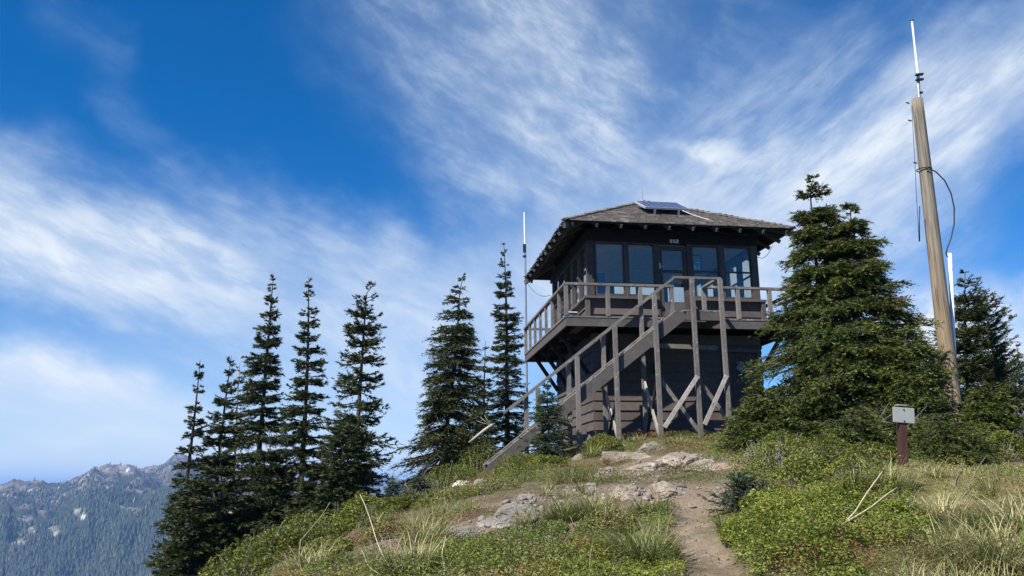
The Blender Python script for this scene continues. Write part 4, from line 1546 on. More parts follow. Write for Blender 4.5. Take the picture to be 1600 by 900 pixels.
tree_px('fir_tree', 'short dense fir under the open crowned fir', (545, 640), 17.5, 70, 8, M_FIR, (545, 830), nb=200, gaps=0.1, dead=12, **FIRK)
tree_px('fir_tree', 'short dark fir between the tallest dense fir and the narrow fir', (425, 670), 18.5, 80, 9, M_FIR, (425, 850), nb=260, gaps=0.12, dead=14, **FIRK)
tree_px('fir_tree', 'low dense fir at the foot of the blunt topped fir', (350, 690), 18.0, 76, 10, M_FIR, (350, 880), nb=240, gaps=0.08, dead=10, **FIRK)
tree_px('fir_tree', 'low fir between the narrow fir and the open crowned fir', (505, 700), 17.8, 62, 11, M_FIR, (505, 850), nb=200, gaps=0.1, dead=14, **FIRK)
# ------------------------------------------------------------------ trees left of the stairs
GM_ = 'conifers left of the stairs'
HEMK = dict(power=0.80, a0=0.15, a1=-0.20, droop=0.42, tipup=0.20, tw=0.46, nl=0.075, group=GM_)
tree_px('hemlock_tree', 'broad drooping hemlock left of the slim antenna mast', (721, 428), 22.5, 82, 21, M_FIR, (684, 760), nb=400, gaps=0.16, bend=(0.10, 0, 0.9), **HEMK)
tree_px('fir_tree', 'small fir half hidden behind the broad drooping hemlock', (757, 533), 25.0, 34, 22, M_DULL, (757, 740), nb=170, gaps=0.2, **{**FIRK, 'group': GM_})
tree_px('fir_tree', 'tall spire fir beside the slim antenna mast', (787, 379), 26.0, 52, 23, M_FIR, (795, 740), nb=360, gaps=0.28, dead=30, **{**FIRK, 'group': GM_, 'power': 0.9})
tree_px('fir_tree', 'low fir behind the lower handrail of the stairs', (722, 668), 20.5, 42, 24, M_FIR, (722, 760), nb=150, gaps=0.1, **{**FIRK, 'group': GM_})
tree_px('fir_tree', 'young fir growing against the front of the stair stringer', (856, 596), 16.9, 42, 25, M_DULL, (858, 722), nb=190, gaps=0.12, **{**FIRK, 'group': GM_, 'power': 0.85, 'nl': 0.045})
tree_px('fir_tree', 'small dark fir on the slope left of the white rock', (655, 742), 15.0, 26, 26, M_DULL, (655, 806), nb=90, gaps=0.1, **{**FIRK, 'group': GM_, 'nl': 0.045})
tree_px('fir_tree', 'tiny dark fir at the gap where the far ridge shows', (612, 745), 16.5, 22, 27, M_DULL, (612, 790), nb=70, gaps=0.15, **{**FIRK, 'group': GM_, 'nl': 0.045})
# ------------------------------------------------------------------ trees on the right
GR_ = 'hemlocks around the timber pole'
BIG = dict(lumpy=0.85, whk=0.52, wsp=0.34, bare=0.22, power=0.62, a0=0.28, a1=-0.02, droop=0.55, tipup=0.20, tw=0.44, nl=0.062, group=GR_, nn=9, twsp=0.070)
tree_px('hemlock_tree', 'big dense hemlock with crooked brown tip at the right end of the lookout', (1266, 276), 14.3, 84, 31, M_HEM, (1292, 700), nb=560, gaps=0.18, bend=(0.10, 0, 0.92), dead=12, **{**BIG, 'power': 0.58})
tree_px('hemlock_tree', 'second stem of dense hemlock with lower top right of the crooked tip', (1332, 318), 13.9, 94, 32, M_HEM, (1345, 705), nb=560, gaps=0.18, dead=14, **{**BIG, 'power': 0.50})
tree_px('hemlock_tree', 'low spreading hemlock in front of the timber pole foot', (1415, 520), 13.1, 78, 33, M_HEM, (1385, 705), nb=260, gaps=0.12, dead=16, **{**BIG, 'power': 0.42})
tree_px('hemlock_tree', 'low spreading hemlock before the cellar door', (1192, 606), 14.0, 76, 34, M_HEM, (1200, 700), nb=230, gaps=0.10, dead=8, **{**BIG, 'power': 0.55})
tree_px('hemlock_tree', 'wind shaped hemlock right of the timber pole', (1506, 424), 16.5, 80, 35, M_FIR, (1516, 720), nb=330, gaps=0.24, dead=24, side=(0.0, 0.25), **{**BIG, 'power': 0.60, 'droop': 0.15, 'tipup': 0.3})
tree_px('hemlock_tree', 'low leaning hemlock bough mass behind the sign', (1552, 600), 13.0, 60, 36, M_HEM, (1500, 716), nb=210, gaps=0.16, dead=12, **{**BIG, 'power': 0.40})
tree_px('hemlock_tree', 'knee high hemlock mat right of the sign post', (1475, 648), 11.8, 72, 37, M_HEM, (1470, 718), nb=210, gaps=0.10, **{**BIG, 'power': 0.45, 'nl': 0.045})
tree_px('hemlock_tree', 'dark low hemlock mat left of the sign post', (1335, 640), 12.4, 72, 38, M_HEM, (1335, 705), nb=190, gaps=0.12, **{**BIG, 'power': 0.5, 'nl': 0.048})
tree_px('fir_tree', 'distant slim fir cut by the right picture edge', (1588, 536), 22.0, 34, 39, M_FIR, (1592, 730), nb=190, gaps=0.3, dead=16, **{**FIRK, 'group': GR_})
tree_px('fir_tree', 'knee high fir seedling right of the trail by the bright carpet', (1160, 742), 8.9, 46, 40, M_DULL, (1168, 822), nb=75, gaps=0.1, **{**FIRK, 'group': GR_, 'nl': 0.036, 'power': 0.75, 'tw': 0.26, 'a0': 0.7, 'a1': 0.25})
tree_px('hemlock_tree', 'low dense hemlock just behind the foot of the timber pole', (1462, 545), 15.0, 66, 41, M_HEM, (1455, 712), nb=260, gaps=0.12, dead=10, **{**BIG, 'power': 0.45})
# dead grey twigs at the right
for i, (px, dep, lab) in enumerate([((1560, 705), 13.6, 'tangle of bare grey twigs right of the leaning boughs'), ((1390, 690), 12.9, 'bare grey twigs under the low spreading hemlock'), ((650, 725), 17.8, 'bare grey shrub below the broad drooping hemlock')]):
    rg = np.random.default_rng(60 + i)
    c = at(px[0], px[1], dep)
    g = gz(c[0], c[1])
    m = MB()
    for j in range(46):
        a = rg.uniform(0, 6.28)
        l = rg.uniform(0.25, 0.75)
        e1 = Vector((math.cos(a) * l * .5, math.sin(a) * l * .5, rg.uniform(0.2, 0.6) * l + 0.1))
        e2 = e1 + Vector((math.cos(a + rg.normal(0, .5)) * l * .5, math.sin(a) * l * .5, rg.uniform(-0.05, 0.6) * l))
        m.tube([(rg.normal(0, .08), rg.normal(0, .08), -0.03), e1, e2], [0.010, 0.007, 0.003], 4, cap=False)
        for _ in range(4):
            f = rg.uniform(0.2, 1)
            b = e1.lerp(e2, f)
            m.tube([b, b + Vector(rg.normal(0, .10, 3)) + Vector((0, 0, .04))], [0.005, 0.002], 3, cap=False)
    o = m.build('dead_shrub', M_TWIG, None)
    o.location = (c[0], c[1], g + ZE)
    tag(o, lab, 'dead shrub', 'bare grey shrubs')

# ------------------------------------------------------------------ shrubs
SH = [
    ('shrub', 'yellow green shrub at the bottom left edge of the slope', (360, 900), 10.2, 62, 0.50, 101, {}),
    ('shrub', 'bright bushy shrub on the ridge under the tallest dense fir', (440, 862), 11.6, 66, 0.58, 102, {}),
    ('shrub', 'dark green shrub on the ridge under the narrow fir', (520, 838), 12.3, 58, 0.50, 103, dict(tint0=0.40)),
    ('shrub', 'low shrub on the ridge just left of the far ridge gap', (590, 815), 13.0, 44, 0.34, 104, dict(tint0=0.42)),
    ('shrub', 'small yellowish shrub in front of the bright bushy ridge shrub', (500, 882), 9.2, 44, 0.26, 105, dict(tint0=0.62)),
    ('shrub', 'low shrub on the slope below the gap to the far ridge', (640, 812), 13.2, 40, 0.30, 106, dict(tint0=0.38)),
    ('shrub', 'wide shrub between the white rock and the broad hemlock', (690, 745), 17.4, 52, 0.55, 107, dict(tint0=0.36)),
    ('shrub', 'leafy shrub behind the foot of the stairs', (745, 715), 19.2, 46, 0.75, 108, dict(tint0=0.42)),
    ('shrub', 'reddish shrub in front of the lower stringer', (808, 742), 16.2, 34, 0.45, 109, dict(tint0=0.62)),
    ('shrub', 'low shrub right of the foot of the stairs', (850, 742), 15.6, 36, 0.26, 110, dict(tint0=0.5)),
    ('shrub', 'fresh green shrub beneath the second stair post', (945, 708), 16.9, 30, 0.32, 111, dict(tint0=0.6)),
    ('shrub', 'green shrub under the cellar door', (1160, 700), 15.6, 42, 0.30, 113, dict(tint0=0.62)),
    ('shrub', 'twiggy shrub with open stems above the bright carpet', (1215, 765), 10.6, 56, 0.42, 114, dict(tint0=0.45, n=2200, stems=30)),
    ('shrub', 'leafy shrub in front of the dark low hemlock mat', (1290, 735), 11.0, 60, 0.38, 115, dict(tint0=0.5, stems=24)),
    ('shrub', 'grey green shrub left of the sign post', (1368, 735), 10.2, 46, 0.30, 116, dict(tint0=0.45, stems=22)),
    ('shrub', 'low dark shrub at the right edge under the leaning boughs', (1570, 712), 12.2, 44, 0.34, 117, dict(tint0=0.32)),
    ('shrub', 'tall yellow green shrub at the outer left edge of the ridge', (405, 880), 10.8, 58, 0.56, 121, dict(tint0=0.55, n=3600)),
    ('shrub', 'leafy shrub behind the small yellowish ridge shrub', (475, 862), 11.0, 54, 0.46, 122, dict(tint0=0.48, n=3400)),
    ('shrub', 'rounded shrub on the ridge right of the dark green ridge shrub', (560, 838), 11.6, 46, 0.42, 123, dict(tint0=0.45)),
    ('shrub', 'low reddish shrub at the left of the dry grass clump', (600, 858), 9.4, 42, 0.20, 124, dict(tint0=0.68, mat=M_HEATH, leaf=0.026)),
    ('shrub', 'low brown green shrub above the lower outcrop', (760, 780), 12.8, 52, 0.20, 125, dict(tint0=0.45, mat=M_HEATH, leaf=0.026)),
    ('shrub', 'low mixed shrub below the bright white rock', (700, 790), 12.8, 52, 0.22, 126, dict(tint0=0.40, mat=M_HEATH, leaf=0.026)),
    ('shrub', 'green mound between the lower outcrop and the trail', (950, 830), 8.6, 48, 0.17, 127, dict(tint0=0.4, mat=M_HEATH, leaf=0.024)),
    ('shrub', 'small bright mound under the lower outcrop', (850, 838), 8.7, 36, 0.15, 128, dict(tint0=0.5, mat=M_HUCK, leaf=0.024, n=1800)),
    ('shrub', 'brown stemmed shrub between the seedling and the hemlock foot', (1190, 735), 11.8, 48, 0.36, 129, dict(tint0=0.40, n=1500, stems=36)),
    ('shrub', 'dense leafy shrub at the top edge of the bright carpet', (1250, 770), 9.8, 54, 0.32, 130, dict(tint0=0.52, n=3200, stems=20)),
    ('shrub', 'yellowish shrub in front of the grey green shrub', (1335, 765), 9.4, 46, 0.26, 131, dict(tint0=0.62, stems=20)),
    ('shrub', 'bright leafy mound at the lower trail edge', (1175, 860), 7.7, 46, 0.22, 132, dict(tint0=0.6, mat=M_HUCK, leaf=0.028)),
    ('shrub', 'bright leafy mound in the middle of the carpet', (1290, 830), 7.9, 56, 0.24, 133, dict(tint0=0.6, mat=M_HUCK, leaf=0.028)),
    ('shrub', 'leafy mound at the right end of the carpet', (1410, 835), 7.8, 46, 0.20, 134, dict(tint0=0.55, mat=M_HUCK, leaf=0.028)),
    ('shrub', 'bright leafy shrub beside the big hemlock foot', (1225, 715), 12.6, 52, 0.40, 118, dict(tint0=0.5)),
]
for nm_, lab, px, dep, wp, hm, sd, kw in SH:
    shrub(nm_, lab, px, dep, wp, hm, sd, group='shrubs on the knoll', **{**dict(n=3000, leaf=0.036), **kw})

# ------------------------------------------------------------------ rocks
RK = 'rocks of the outcrop'
ROCKS = [
    ('large lichen covered rock at the top of the outcrop below the stair posts', (985, 716), 1.35, 1.0, 0.34, 201, M_ROCK),
    ('pale tilted slab right of the largest outcrop rock', (1052, 720), 1.05, 0.8, 0.26, 202, M_ROCK),
    ('pale rock left of the pinkish rock', (1098, 729), 0.55, 0.5, 0.20, 203, M_ROCK),
    ('pinkish rock at the right end of the outcrop', (1128, 732), 0.42, 0.40, 0.16, 204, M_ROCKP),
    ('pale rock at the left end of the outcrop', (955, 737), 0.45, 0.4, 0.14, 205, M_ROCK),
    ('flat pale rock just below the lichen covered rock', (1003, 732), 0.75, 0.5, 0.14, 206, M_ROCK),
    ('low slab at the back of the outcrop near the third stair post', (1025, 702), 0.85, 0.6, 0.20, 222, M_ROCKG),
    ('small pale boulder under the stair post', (905, 716), 0.32, 0.3, 0.18, 207, M_ROCK),
    ('wide striped rock lying in the middle of the slope', (988, 770), 0.85, 0.6, 0.21, 208, M_ROCK),
    ('lichen spotted rock right of the wide striped rock', (1043, 768), 0.50, 0.45, 0.16, 209, M_ROCK),
    ('bright white rock left of the foot of the stairs', (722, 756), 0.60, 0.5, 0.20, 333, plain('white_rock', (0.60, 0.55, 0.47), 0.9, var=0.3)),
    ('small pale rock beside the bright white rock', (748, 757), 0.26, 0.25, 0.15, 211, M_ROCK),
    ('jagged grey rock at the upper end of the lower outcrop', (826, 780), 0.34, 0.3, 0.16, 212, M_ROCKG),
    ('large jagged grey rock in the lower outcrop', (806, 800), 0.55, 0.45, 0.17, 213, M_ROCKG),
    ('broken grey rock below the large jagged rock', (772, 818), 0.60, 0.45, 0.14, 214, M_ROCKG),
    ('flat grey rock at the lower end of the lower outcrop', (728, 834), 0.55, 0.4, 0.11, 215, M_ROCKG),
    ('small grey block at the right side of the lower outcrop', (832, 806), 0.24, 0.2, 0.10, 223, M_ROCKG),
    ('narrow grey rock at the left tip of the lower outcrop', (708, 828), 0.26, 0.2, 0.10, 224, M_ROCKG),
    ('small stone with a white top at the edge of the soil patch', (925, 770), 0.16, 0.16, 0.12, 216, M_ROCKG),
    ('pale stone just above the wide striped rock', (1030, 750), 0.20, 0.15, 0.09, 217, M_ROCK),
    ('small pale stone left of the outcrop', (930, 734), 0.24, 0.2, 0.10, 218, M_ROCK),
    ('rounded pale stone by the grass left of the lower outcrop', (693, 838), 0.09, 0.09, 0.06, 219, M_ROCK),
    ('rock peeping from the shrubs under the second stair post', (965, 697), 0.40, 0.35, 0.16, 220, M_ROCK),
    ('grey stone at the foot of the sign', (1400, 728), 0.14, 0.12, 0.06, 221, M_ROCKG),
]
ROCKXY = []
for i, (lab, px, w, d, h, sd, mt) in enumerate(ROCKS):
    q_ = on_ground(*px)
    ROCKXY.append((q_[0], q_[1], max(w, d) * 0.5))
    rock('rock', lab, px, w * 1.15, d * 1.1, h, sd, mt, 0.34, (i * 1.7) % 3.1, RK, 0.34, (0.10 * math.sin(i * 2.1), 0.14 * math.cos(i * 1.3)))
# loose pebbles: too many to count
rg = np.random.default_rng(71)
N = 5200
X, Y = rg.uniform(-4, 6, N), rg.uniform(5.5, 18, N)
pmk = path_mask(X, Y)
soil = fbm(xy3(X, Y, 0.9), 4, 5)
keep = rg.random(N) < np.clip(0.10 + 0.55 * pmk + 0.5 * (soil - 0.05), 0.03, 0.8)
X, Y = X[keep], Y[keep]
n = len(X)
Z = ground_z(X, Y) - 0.06 * path_mask(X, Y)
ico = bmesh.new(); bmesh.ops.create_icosphere(ico, subdivisions=1, radius=1.0)
IV = np.array([v.co[:] for v in ico.verts]); IF = np.array([[v.index for v in f.verts] for f in ico.faces]); ico.free()
sz = 0.006 + 0.022 * rg.random(n) ** 4
P = IV[None] * (1 + 0.35 * rg.normal(0, 0.6, (n, len(IV), 1)).clip(-1, 1)) * sz[:, None, None] * rg.uniform(0.6, 1.3, (n, 1, 3)) * np.array([1, 1, 0.7])
P = P + np.stack([X, Y, Z + ZE + sz * 0.2], -1)[:, None]
o = mesh_arrays('pebbles', P.reshape(-1, 3), (IF[None] + (np.arange(n) * len(IV))[:, None, None]).reshape(-1, 3), M_ROCK)
tag(o, 'loose pale pebbles scattered over the bare soil and trail', 'pebbles', kind='stuff')

rg = np.random.default_rng(72)
RUB = [(790, 812, 0.75, 0.55), (735, 838, 0.6, 0.4), (1010, 735, 1.1, 0.6), (985, 780, 0.7, 0.4), (830, 785, 0.4, 0.4), (1100, 760, 0.9, 0.7), (900, 765, 0.7, 0.4), (1140, 715, 0.8, 0.6)]
PX_ = []
for cx_, cy_, sx_, sy_ in RUB:
    q_ = on_ground(cx_, cy_)
    PX_.append(np.stack([q_[0] + sx_ * 0.55 * rg.normal(0, 1, 70), q_[1] + sy_ * 0.7 * rg.normal(0, 1, 70)], -1))
PX_ = np.concatenate(PX_)
n = len(PX_)
ico = bmesh.new(); bmesh.ops.create_icosphere(ico, subdivisions=1, radius=1.0)
IV = np.array([v.co[:] for v in ico.verts]); IF = np.array([[v.index for v in f.verts] for f in ico.faces]); ico.free()
sz = 0.012 + 0.046 * rg.random(n) ** 3.5
dsp = 1 + 0.75 * fbm(IV[None] * 1.3 + rg.uniform(0, 90, (n, 1, 3)), 2, 8)[..., None]
P = IV[None] * dsp * sz[:, None, None] * rg.uniform(0.6, 1.4, (n, 1, 3)) * np.array([1, 1, 0.7])
P = P + np.stack([PX_[:, 0], PX_[:, 1], ground_z(PX_[:, 0], PX_[:, 1]) - 0.05 * path_mask(PX_[:, 0], PX_[:, 1]) + ZE + sz * 0.15], -1)[:, None]
o = mesh_arrays('rubble', P.reshape(-1, 3), (IF[None] + (np.arange(n) * len(IV))[:, None, None]).reshape(-1, 3), M_ROCKG)
tag(o, 'broken angular rubble lying around the rock outcrops', 'rubble', kind='stuff')

# ------------------------------------------------------------------ ground cover: nobody could count it
def off_rock(X, Y):
    m_ = np.ones(np.shape(X))
    for a_, b_, r_ in ROCKXY:
        m_ = np.minimum(m_, np.clip((np.hypot(X - a_, (Y - b_) * 0.8) / r_ - 0.75) / 0.35, 0, 1))
    return m_


def inpoly(px, py, poly):
    r = np.zeros(px.shape, bool)
    n = len(poly)
    for i in range(n):
        (x0, y0), (x1, y1) = poly[i], poly[(i + 1) % n]
        c = ((y0 > py) != (y1 > py)) & (px < (x1 - x0) * (py - y0) / (y1 - y0 + 1e-9) + x0)
        r ^= c
    return r


def ground_zone(poly):
    """the outline of a patch on the ground, in metres"""
    return [tuple(on_ground(*p)[:2]) for p in poly]


HUCK = ground_zone([(1150, 940), (1140, 895), (1150, 850), (1165, 815), (1190, 790), (1230, 765), (1300, 752), (1390, 770), (1440, 790), (1470, 830), (1450, 858), (1370, 872), (1330, 900), (1300, 940)])
GREEN = ground_zone([(800, 940), (830, 882), (880, 858), (960, 850), (1040, 862), (1070, 885), (1085, 940)])
GREEN2 = ground_zone([(640, 900), (700, 850), (760, 850), (800, 880), (770, 940)])


def in_zone(X, Y, zone, edge=0.25):
    j = 0.22 * fbm(xy3(X, Y, 2.2), 3, 15)
    j2 = 0.22 * fbm(xy3(X + 9, Y, 2.2), 3, 16)
    return inpoly(X + j, Y + j2, zone)


def carpet(name, label, cat, N, box, dens, hfun, leaf, mat, seed, tfun, asp=0.55):
    rg = np.random.default_rng(seed)
    X, Y = rg.uniform(box[0], box[1], N), rg.uniform(box[2], box[3], N)
    k = rg.random(N) < dens(X, Y) * off_rock(X, Y)
    X, Y = X[k], Y[k]
    hm = hfun(X, Y)
    Z = ground_z(X, Y) + hm * (1 - 0.85 * rg.random(len(X)) ** 1.5)
    V, F = leaf_quads(rg, np.stack([X, Y, Z + ZE], -1), leaf, asp=asp)
    t = np.clip(tfun(X, Y) + rg.normal(0, 0.12, len(X)), 0, 0.9)
    red = rg.random(len(X)) < 0.012
    t[red] = rg.uniform(0.93, 1, red.sum())
    o = mesh_arrays(name, V, F, mat, None, {'tint': np.repeat(t, 4)})
    tag(o, label, cat, kind='stuff')
    print(name, len(X))


carpet('huckleberry_carpet', 'bright green leafy carpet right of the trail', 'ground cover', 420000, (1.0, 6.2, 5.0, 13.0),
       lambda x, y: np.clip(in_zone(x, y, HUCK) * (0.80 + 1.9 * fbm(xy3(x, y, 3.0), 4, 62)), 0, 1) * (path_mask(x, y) < 0.3),
       lambda x, y: 0.16 + 0.28 * fbm(xy3(x, y, 2.0), 4, 61) + 0.10 * fbm(xy3(x, y, 8.0), 2, 64), 0.028, M_HUCK, 301,
       lambda x, y: 0.58 + 0.36 * fbm(xy3(x, y, 1.6), 4, 63))
carpet('green_carpet', 'bright low green plants along the near left side of the trail', 'ground cover', 130000, (-2.0, 2.6, 5.0, 9.5),
       lambda x, y: np.clip((in_zone(x, y, GREEN) | in_zone(x, y, GREEN2)) * (0.75 + 1.4 * fbm(xy3(x, y, 2.6), 4, 66)), 0, 1) * (path_mask(x, y) < 0.25),
       lambda x, y: 0.075 + 0.07 * fbm(xy3(x, y, 2.4), 4, 65), 0.025, M_HUCK, 302,
       lambda x, y: 0.50 + 0.5 * fbm(xy3(x, y, 1.6), 4, 67))
carpet('heather', 'low brownish green heather and moss over the whole slope', 'heather', 900000, (-6.5, 8.5, 5.4, 19.5),
       lambda x, y: np.clip(0.42 + 2.6 * fbm(xy3(x, y, 1.25), 5, 72), 0.03, 1.0) * (1 - path_mask(x, y)) * (1 - 0.85 * soil_mask(x, y)) * (1 - 0.8 * lawn_mask(x, y)) * (1 - np.clip((y - 18.0) / 1.5, 0, 1)),
       lambda x, y: 0.03 + 0.20 * np.clip(fbm(xy3(x, y, 1.25), 5, 72) + 0.15, 0, 1) + 0.05 * np.clip(fbm(xy3(x, y, 7.0), 2, 74), 0, 1), 0.022, M_HEATH, 303,
       lambda x, y: 0.45 + 1.3 * fbm(xy3(x, y, 1.3), 4, 73))


def meadow(name, label, N, box, dens, L, seed, tfun, Wd=0.006):
    rg = np.random.default_rng(seed)
    X, Y = rg.uniform(box[0], box[1], N), rg.uniform(box[2], box[3], N)
    k = rg.random(N) < dens(X, Y) * off_rock(X, Y)
    X, Y = X[k], Y[k]
    n = len(X)
    C = np.stack([X, Y, ground_z(X, Y) + ZE - 0.005], -1)
    st = rg.uniform(0.7, 1.5, n)
    V, F, q = blades(rg, C, rg.uniform(0, 6.28, n), L * rg.uniform(0.4, 1.3, n), np.full(n, Wd), np.stack([st, st - rg.uniform(0.3, 2.2, n)], 1), 4)
    t = np.clip(tfun(X, Y) + rg.normal(0, 0.2, n), 0, 1)
    o = mesh_arrays(name, V, F, M_GRASS, None, {'tint': np.repeat(t, q)})
    tag(o, label, 'grass', kind='stuff')
    print(name, n)


meadow('grass', 'short mixed green and straw coloured grass on the slope', 160000, (-6, 8.5, 5.2, 19),
       lambda x, y: np.clip(0.05 + 1.5 * fbm(xy3(x, y, 1.1), 4, 81), 0.01, 0.7) * (1 - path_mask(x, y)) * (1 - 0.8 * soil_mask(x, y)), 0.10, 311,
       lambda x, y: 0.50 + 0.6 * fbm(xy3(x, y, 0.8), 3, 82))
meadow('lawn_grass', 'short yellowish turf at the right below the hemlock mats', 90000, (3.4, 8.0, 6.5, 12.5),
       lambda x, y: 0.9 * lawn_mask(x, y), 0.05, 312, lambda x, y: 0.70 + 0.5 * fbm(xy3(x, y, 1.5), 3, 83))
RIGHTG = ground_zone([(1440, 850), (1500, 800), (1640, 790), (1700, 900), (1700, 960), (1370, 960), (1400, 890)])
meadow('dry_grass', 'long pale dry grass in the near right corner', 30000, (2.0, 6.5, 4.5, 9.0),
       lambda x, y: 0.75 * in_zone(x, y, RIGHTG) * np.clip(0.7 + 1.3 * fbm(xy3(x, y, 1.8), 3, 84), 0.1, 1), 0.24, 313, lambda x, y: 0.66 + 0.4 * fbm(xy3(x, y, 2.0), 3, 85), 0.0065)

# ------------------------------------------------------------------ clumps of long grass
TF = [
    ('big green grass clump at the near left side of the trail', (1005, 872), 0.42, 0.25, 0.44, 300),
    ('arching grass clump with pale tips right of the lower outcrop', (930, 802), 0.36, 0.5, 0.34, 240),
    ('bright green grass clump right beside the lower outcrop', (880, 812), 0.28, 0.10, 0.36, 200),
    ('grass clump at the foot of the slope below the reddish shrub', (890, 752), 0.42, 0.30, 0.36, 220),
    ('dry grass clump left of the lower outcrop', (665, 850), 0.40, 0.6, 0.40, 240),
    ('pale dry grass clump at the bottom left of the slope', (640, 890), 0.40, 0.7, 0.42, 260),
    ('straw coloured grass clump at the bottom right corner', (1570, 880), 0.45, 0.75, 0.48, 300),
    ('tall dry grass clump at the right edge', (1590, 830), 0.40, 0.65, 0.44, 260),
    ('dry grass clump left of the straw coloured corner clump', (1500, 880), 0.40, 0.6, 0.42, 260),
    ('grass clump below the sign post', (1390, 758), 0.40, 0.55, 0.36, 240),
    ('grass clump behind the two crossed sticks', (1330, 765), 0.34, 0.45, 0.36, 200),
    ('matted dead grass clump right of the two crossed sticks', (1475, 812), 0.34, 0.9, 0.30, 260),
    ('small grass clump beneath the second stair post', (925, 712), 0.34, 0.3, 0.32, 160),
    ('grass clump at the right end of the sill beam', (1060, 692), 0.45, 0.6, 0.22, 160),
    ('dull grass clump on top of the outcrop', (990, 690), 0.45, 0.5, 0.20, 160),
    ('grass clump between wide striped rock and trail', (1010, 800), 0.30, 0.35, 0.22, 150),
    ('small grass clump at the left ridge', (590, 820), 0.24, 0.3, 0.28, 110),
    ('yellow grass clump below the small yellowish shrub', (480, 890), 0.34, 0.6, 0.34, 200),
]
for i, (lab, px, rr, dry, L, n) in enumerate(TF):
    tuft('grass_clump', lab, px, rr, 400 + i, n, dry, L)

rg = np.random.default_rng(88)
kinds_ = []
for i in range(4):
    n_ = 70
    r_ = np.sqrt(rg.random(n_)) * 0.05
    a_ = rg.uniform(0, 6.28, n_)
    st_ = rg.uniform(0.8, 1.5, n_)
    V, F, k_ = blades(rg, np.stack([r_ * np.cos(a_), r_ * np.sin(a_), -0.02 + 0 * a_], -1), a_ + rg.normal(0, .6, n_), rg.uniform(0.10, 0.26, n_), rg.uniform(0.004, 0.009, n_), np.stack([st_, st_ - rg.uniform(0.4, 2.0, n_)], 1), 5)
    t_ = np.clip(0.35 + 0.08 * i + rg.normal(0, 0.2, n_), 0, 1)
    kinds_.append((V, F, np.repeat(t_, k_)))
protos = []
cnt_ = 0
while cnt_ < 64:
    px_, py_ = rg.uniform(480, 1560), rg.uniform(745, 890)
    q_ = on_ground(px_, py_)
    if q_[1] > 15 or path_mask(q_[0], q_[1]) > 0.35 or off_rock(q_[0], q_[1]) < 0.9 or in_zone(np.array([q_[0]]), np.array([q_[1]]), HUCK)[0]: continue
    if cnt_ < 4:
        o = mesh_arrays('grass_tuft', *kinds_[cnt_][:2], M_GRASS, None, {'tint': kinds_[cnt_][2]})
        protos.append(o)
    else:
        o = protos[cnt_ % 4].copy()
        COL.objects.link(o)
    o.location = (q_[0], q_[1], q_[2] + ZE)
    o.rotation_euler = (0, 0, rg.uniform(0, 6.28))
    sc_ = rg.uniform(0.75, 1.35)
    o.scale = (sc_, sc_, sc_)
    tag(o, 'small loose tuft of green and straw grass on the open slope', 'grass tuft', 'small grass tufts on the slope')
    cnt_ += 1
meadow('straw_stalks', 'thin dry straw stalks standing among the low plants', 2600, (-5, 7, 5.4, 14),
       lambda x, y: np.clip(0.25 + 1.2 * fbm(xy3(x, y, 0.9), 3, 86), 0.02, 0.7) * (path_mask(x, y) < 0.3), 0.30, 314, lambda x, y: 0.85 + 0 * x, 0.0035)

# ------------------------------------------------------------------ sticks, stalks, snag
def stick(name, label, cat, p0, d0, p1, d1, r0, r1, mat, sag=0.0, group=None, ground=True):
    a, b = at(p0[0], p0[1], d0), at(p1[0], p1[1], d1)
    if ground: a = on_ground(*p0)
    m = MB()
    pts = []
    for i in range(9):
        f = i / 8
        q = (b - a) * f
        pts.append((q[0] + 0.012 * math.sin(f * 7 + p0[0]), q[1], q[2] - sag * math.sin(f * math.pi)))
    m.tube(pts, [r0 + (r1 - r0) * i / 8 for i in range(9)], 6)
    o = m.build(name, mat, None, smooth=True)
    o.location = (a[0], a[1], a[2] + ZE)
    tag(o, label, cat, group)
    return o


def gd(px): return on_ground(*px)[1]


ST = 'dry stalks and sticks'
stick('dry_stalk', 'long pale seed stalk leaning left over the slope', 'stalk', (618, 905), gd((618, 898)), (562, 772), 7.9, 0.005, 0.003, M_STRAW, 0.03, ST)
stick('dry_stalk', 'short pale seed stalk at the bottom of the slope left', 'stalk', (592, 900), gd((592, 898)), (563, 860), 7.2, 0.0045, 0.003, M_STRAW, 0.02, ST)
stick('dry_stalk', 'upright pale stalk in the bottom left dry grass', 'stalk', (692, 900), gd((692, 898)), (694, 838), 7.3, 0.0045, 0.003, M_STRAW, 0.0, ST)
stick('dry_stalk', 'thin stalk slanting over the ridge shrubs', 'stalk', (455, 870), 10.0, (516, 785), 10.3, 0.005, 0.003, M_STRAW, 0.0, ST)
stick('dry_stalk', 'pale stalk lying low at the bottom left shrub', 'stalk', (375, 898), 9.0, (470, 862), 9.4, 0.006, 0.004, M_STRAW, 0.0, ST)
stick('dry_stalk', 'short stalk slanting right out of the bottom left dry grass', 'stalk', (715, 900), gd((715, 898)), (738, 876), 7.2, 0.006, 0.004, M_STRAW, 0.0, ST)
stick('dead_stick', 'long bleached stick lying over the bright carpet, the lower of two', 'stick', (1318, 820), 7.5, (1403, 762), 8.1, 0.0085, 0.005, M_STRAW, 0.0, ST, False)
stick('dead_stick', 'bleached stick crossing above the lower one, the steeper of two', 'stick', (1320, 815), 7.6, (1377, 736), 8.2, 0.0075, 0.0045, M_STRAW, 0.03, ST, False)
stick('dead_stick', 'dark thin twig leaning right beside the yellowish turf', 'stick', (1502, 780), gd((1502, 780)), (1540, 712), 9.0, 0.006, 0.003, M_TWIG, 0.0, ST)
stick('dead_stick', 'dark thin twig standing left of the leaning twig', 'stick', (1492, 762), gd((1492, 762)), (1503, 722), 9.4, 0.006, 0.003, M_TWIG, 0.0, ST)
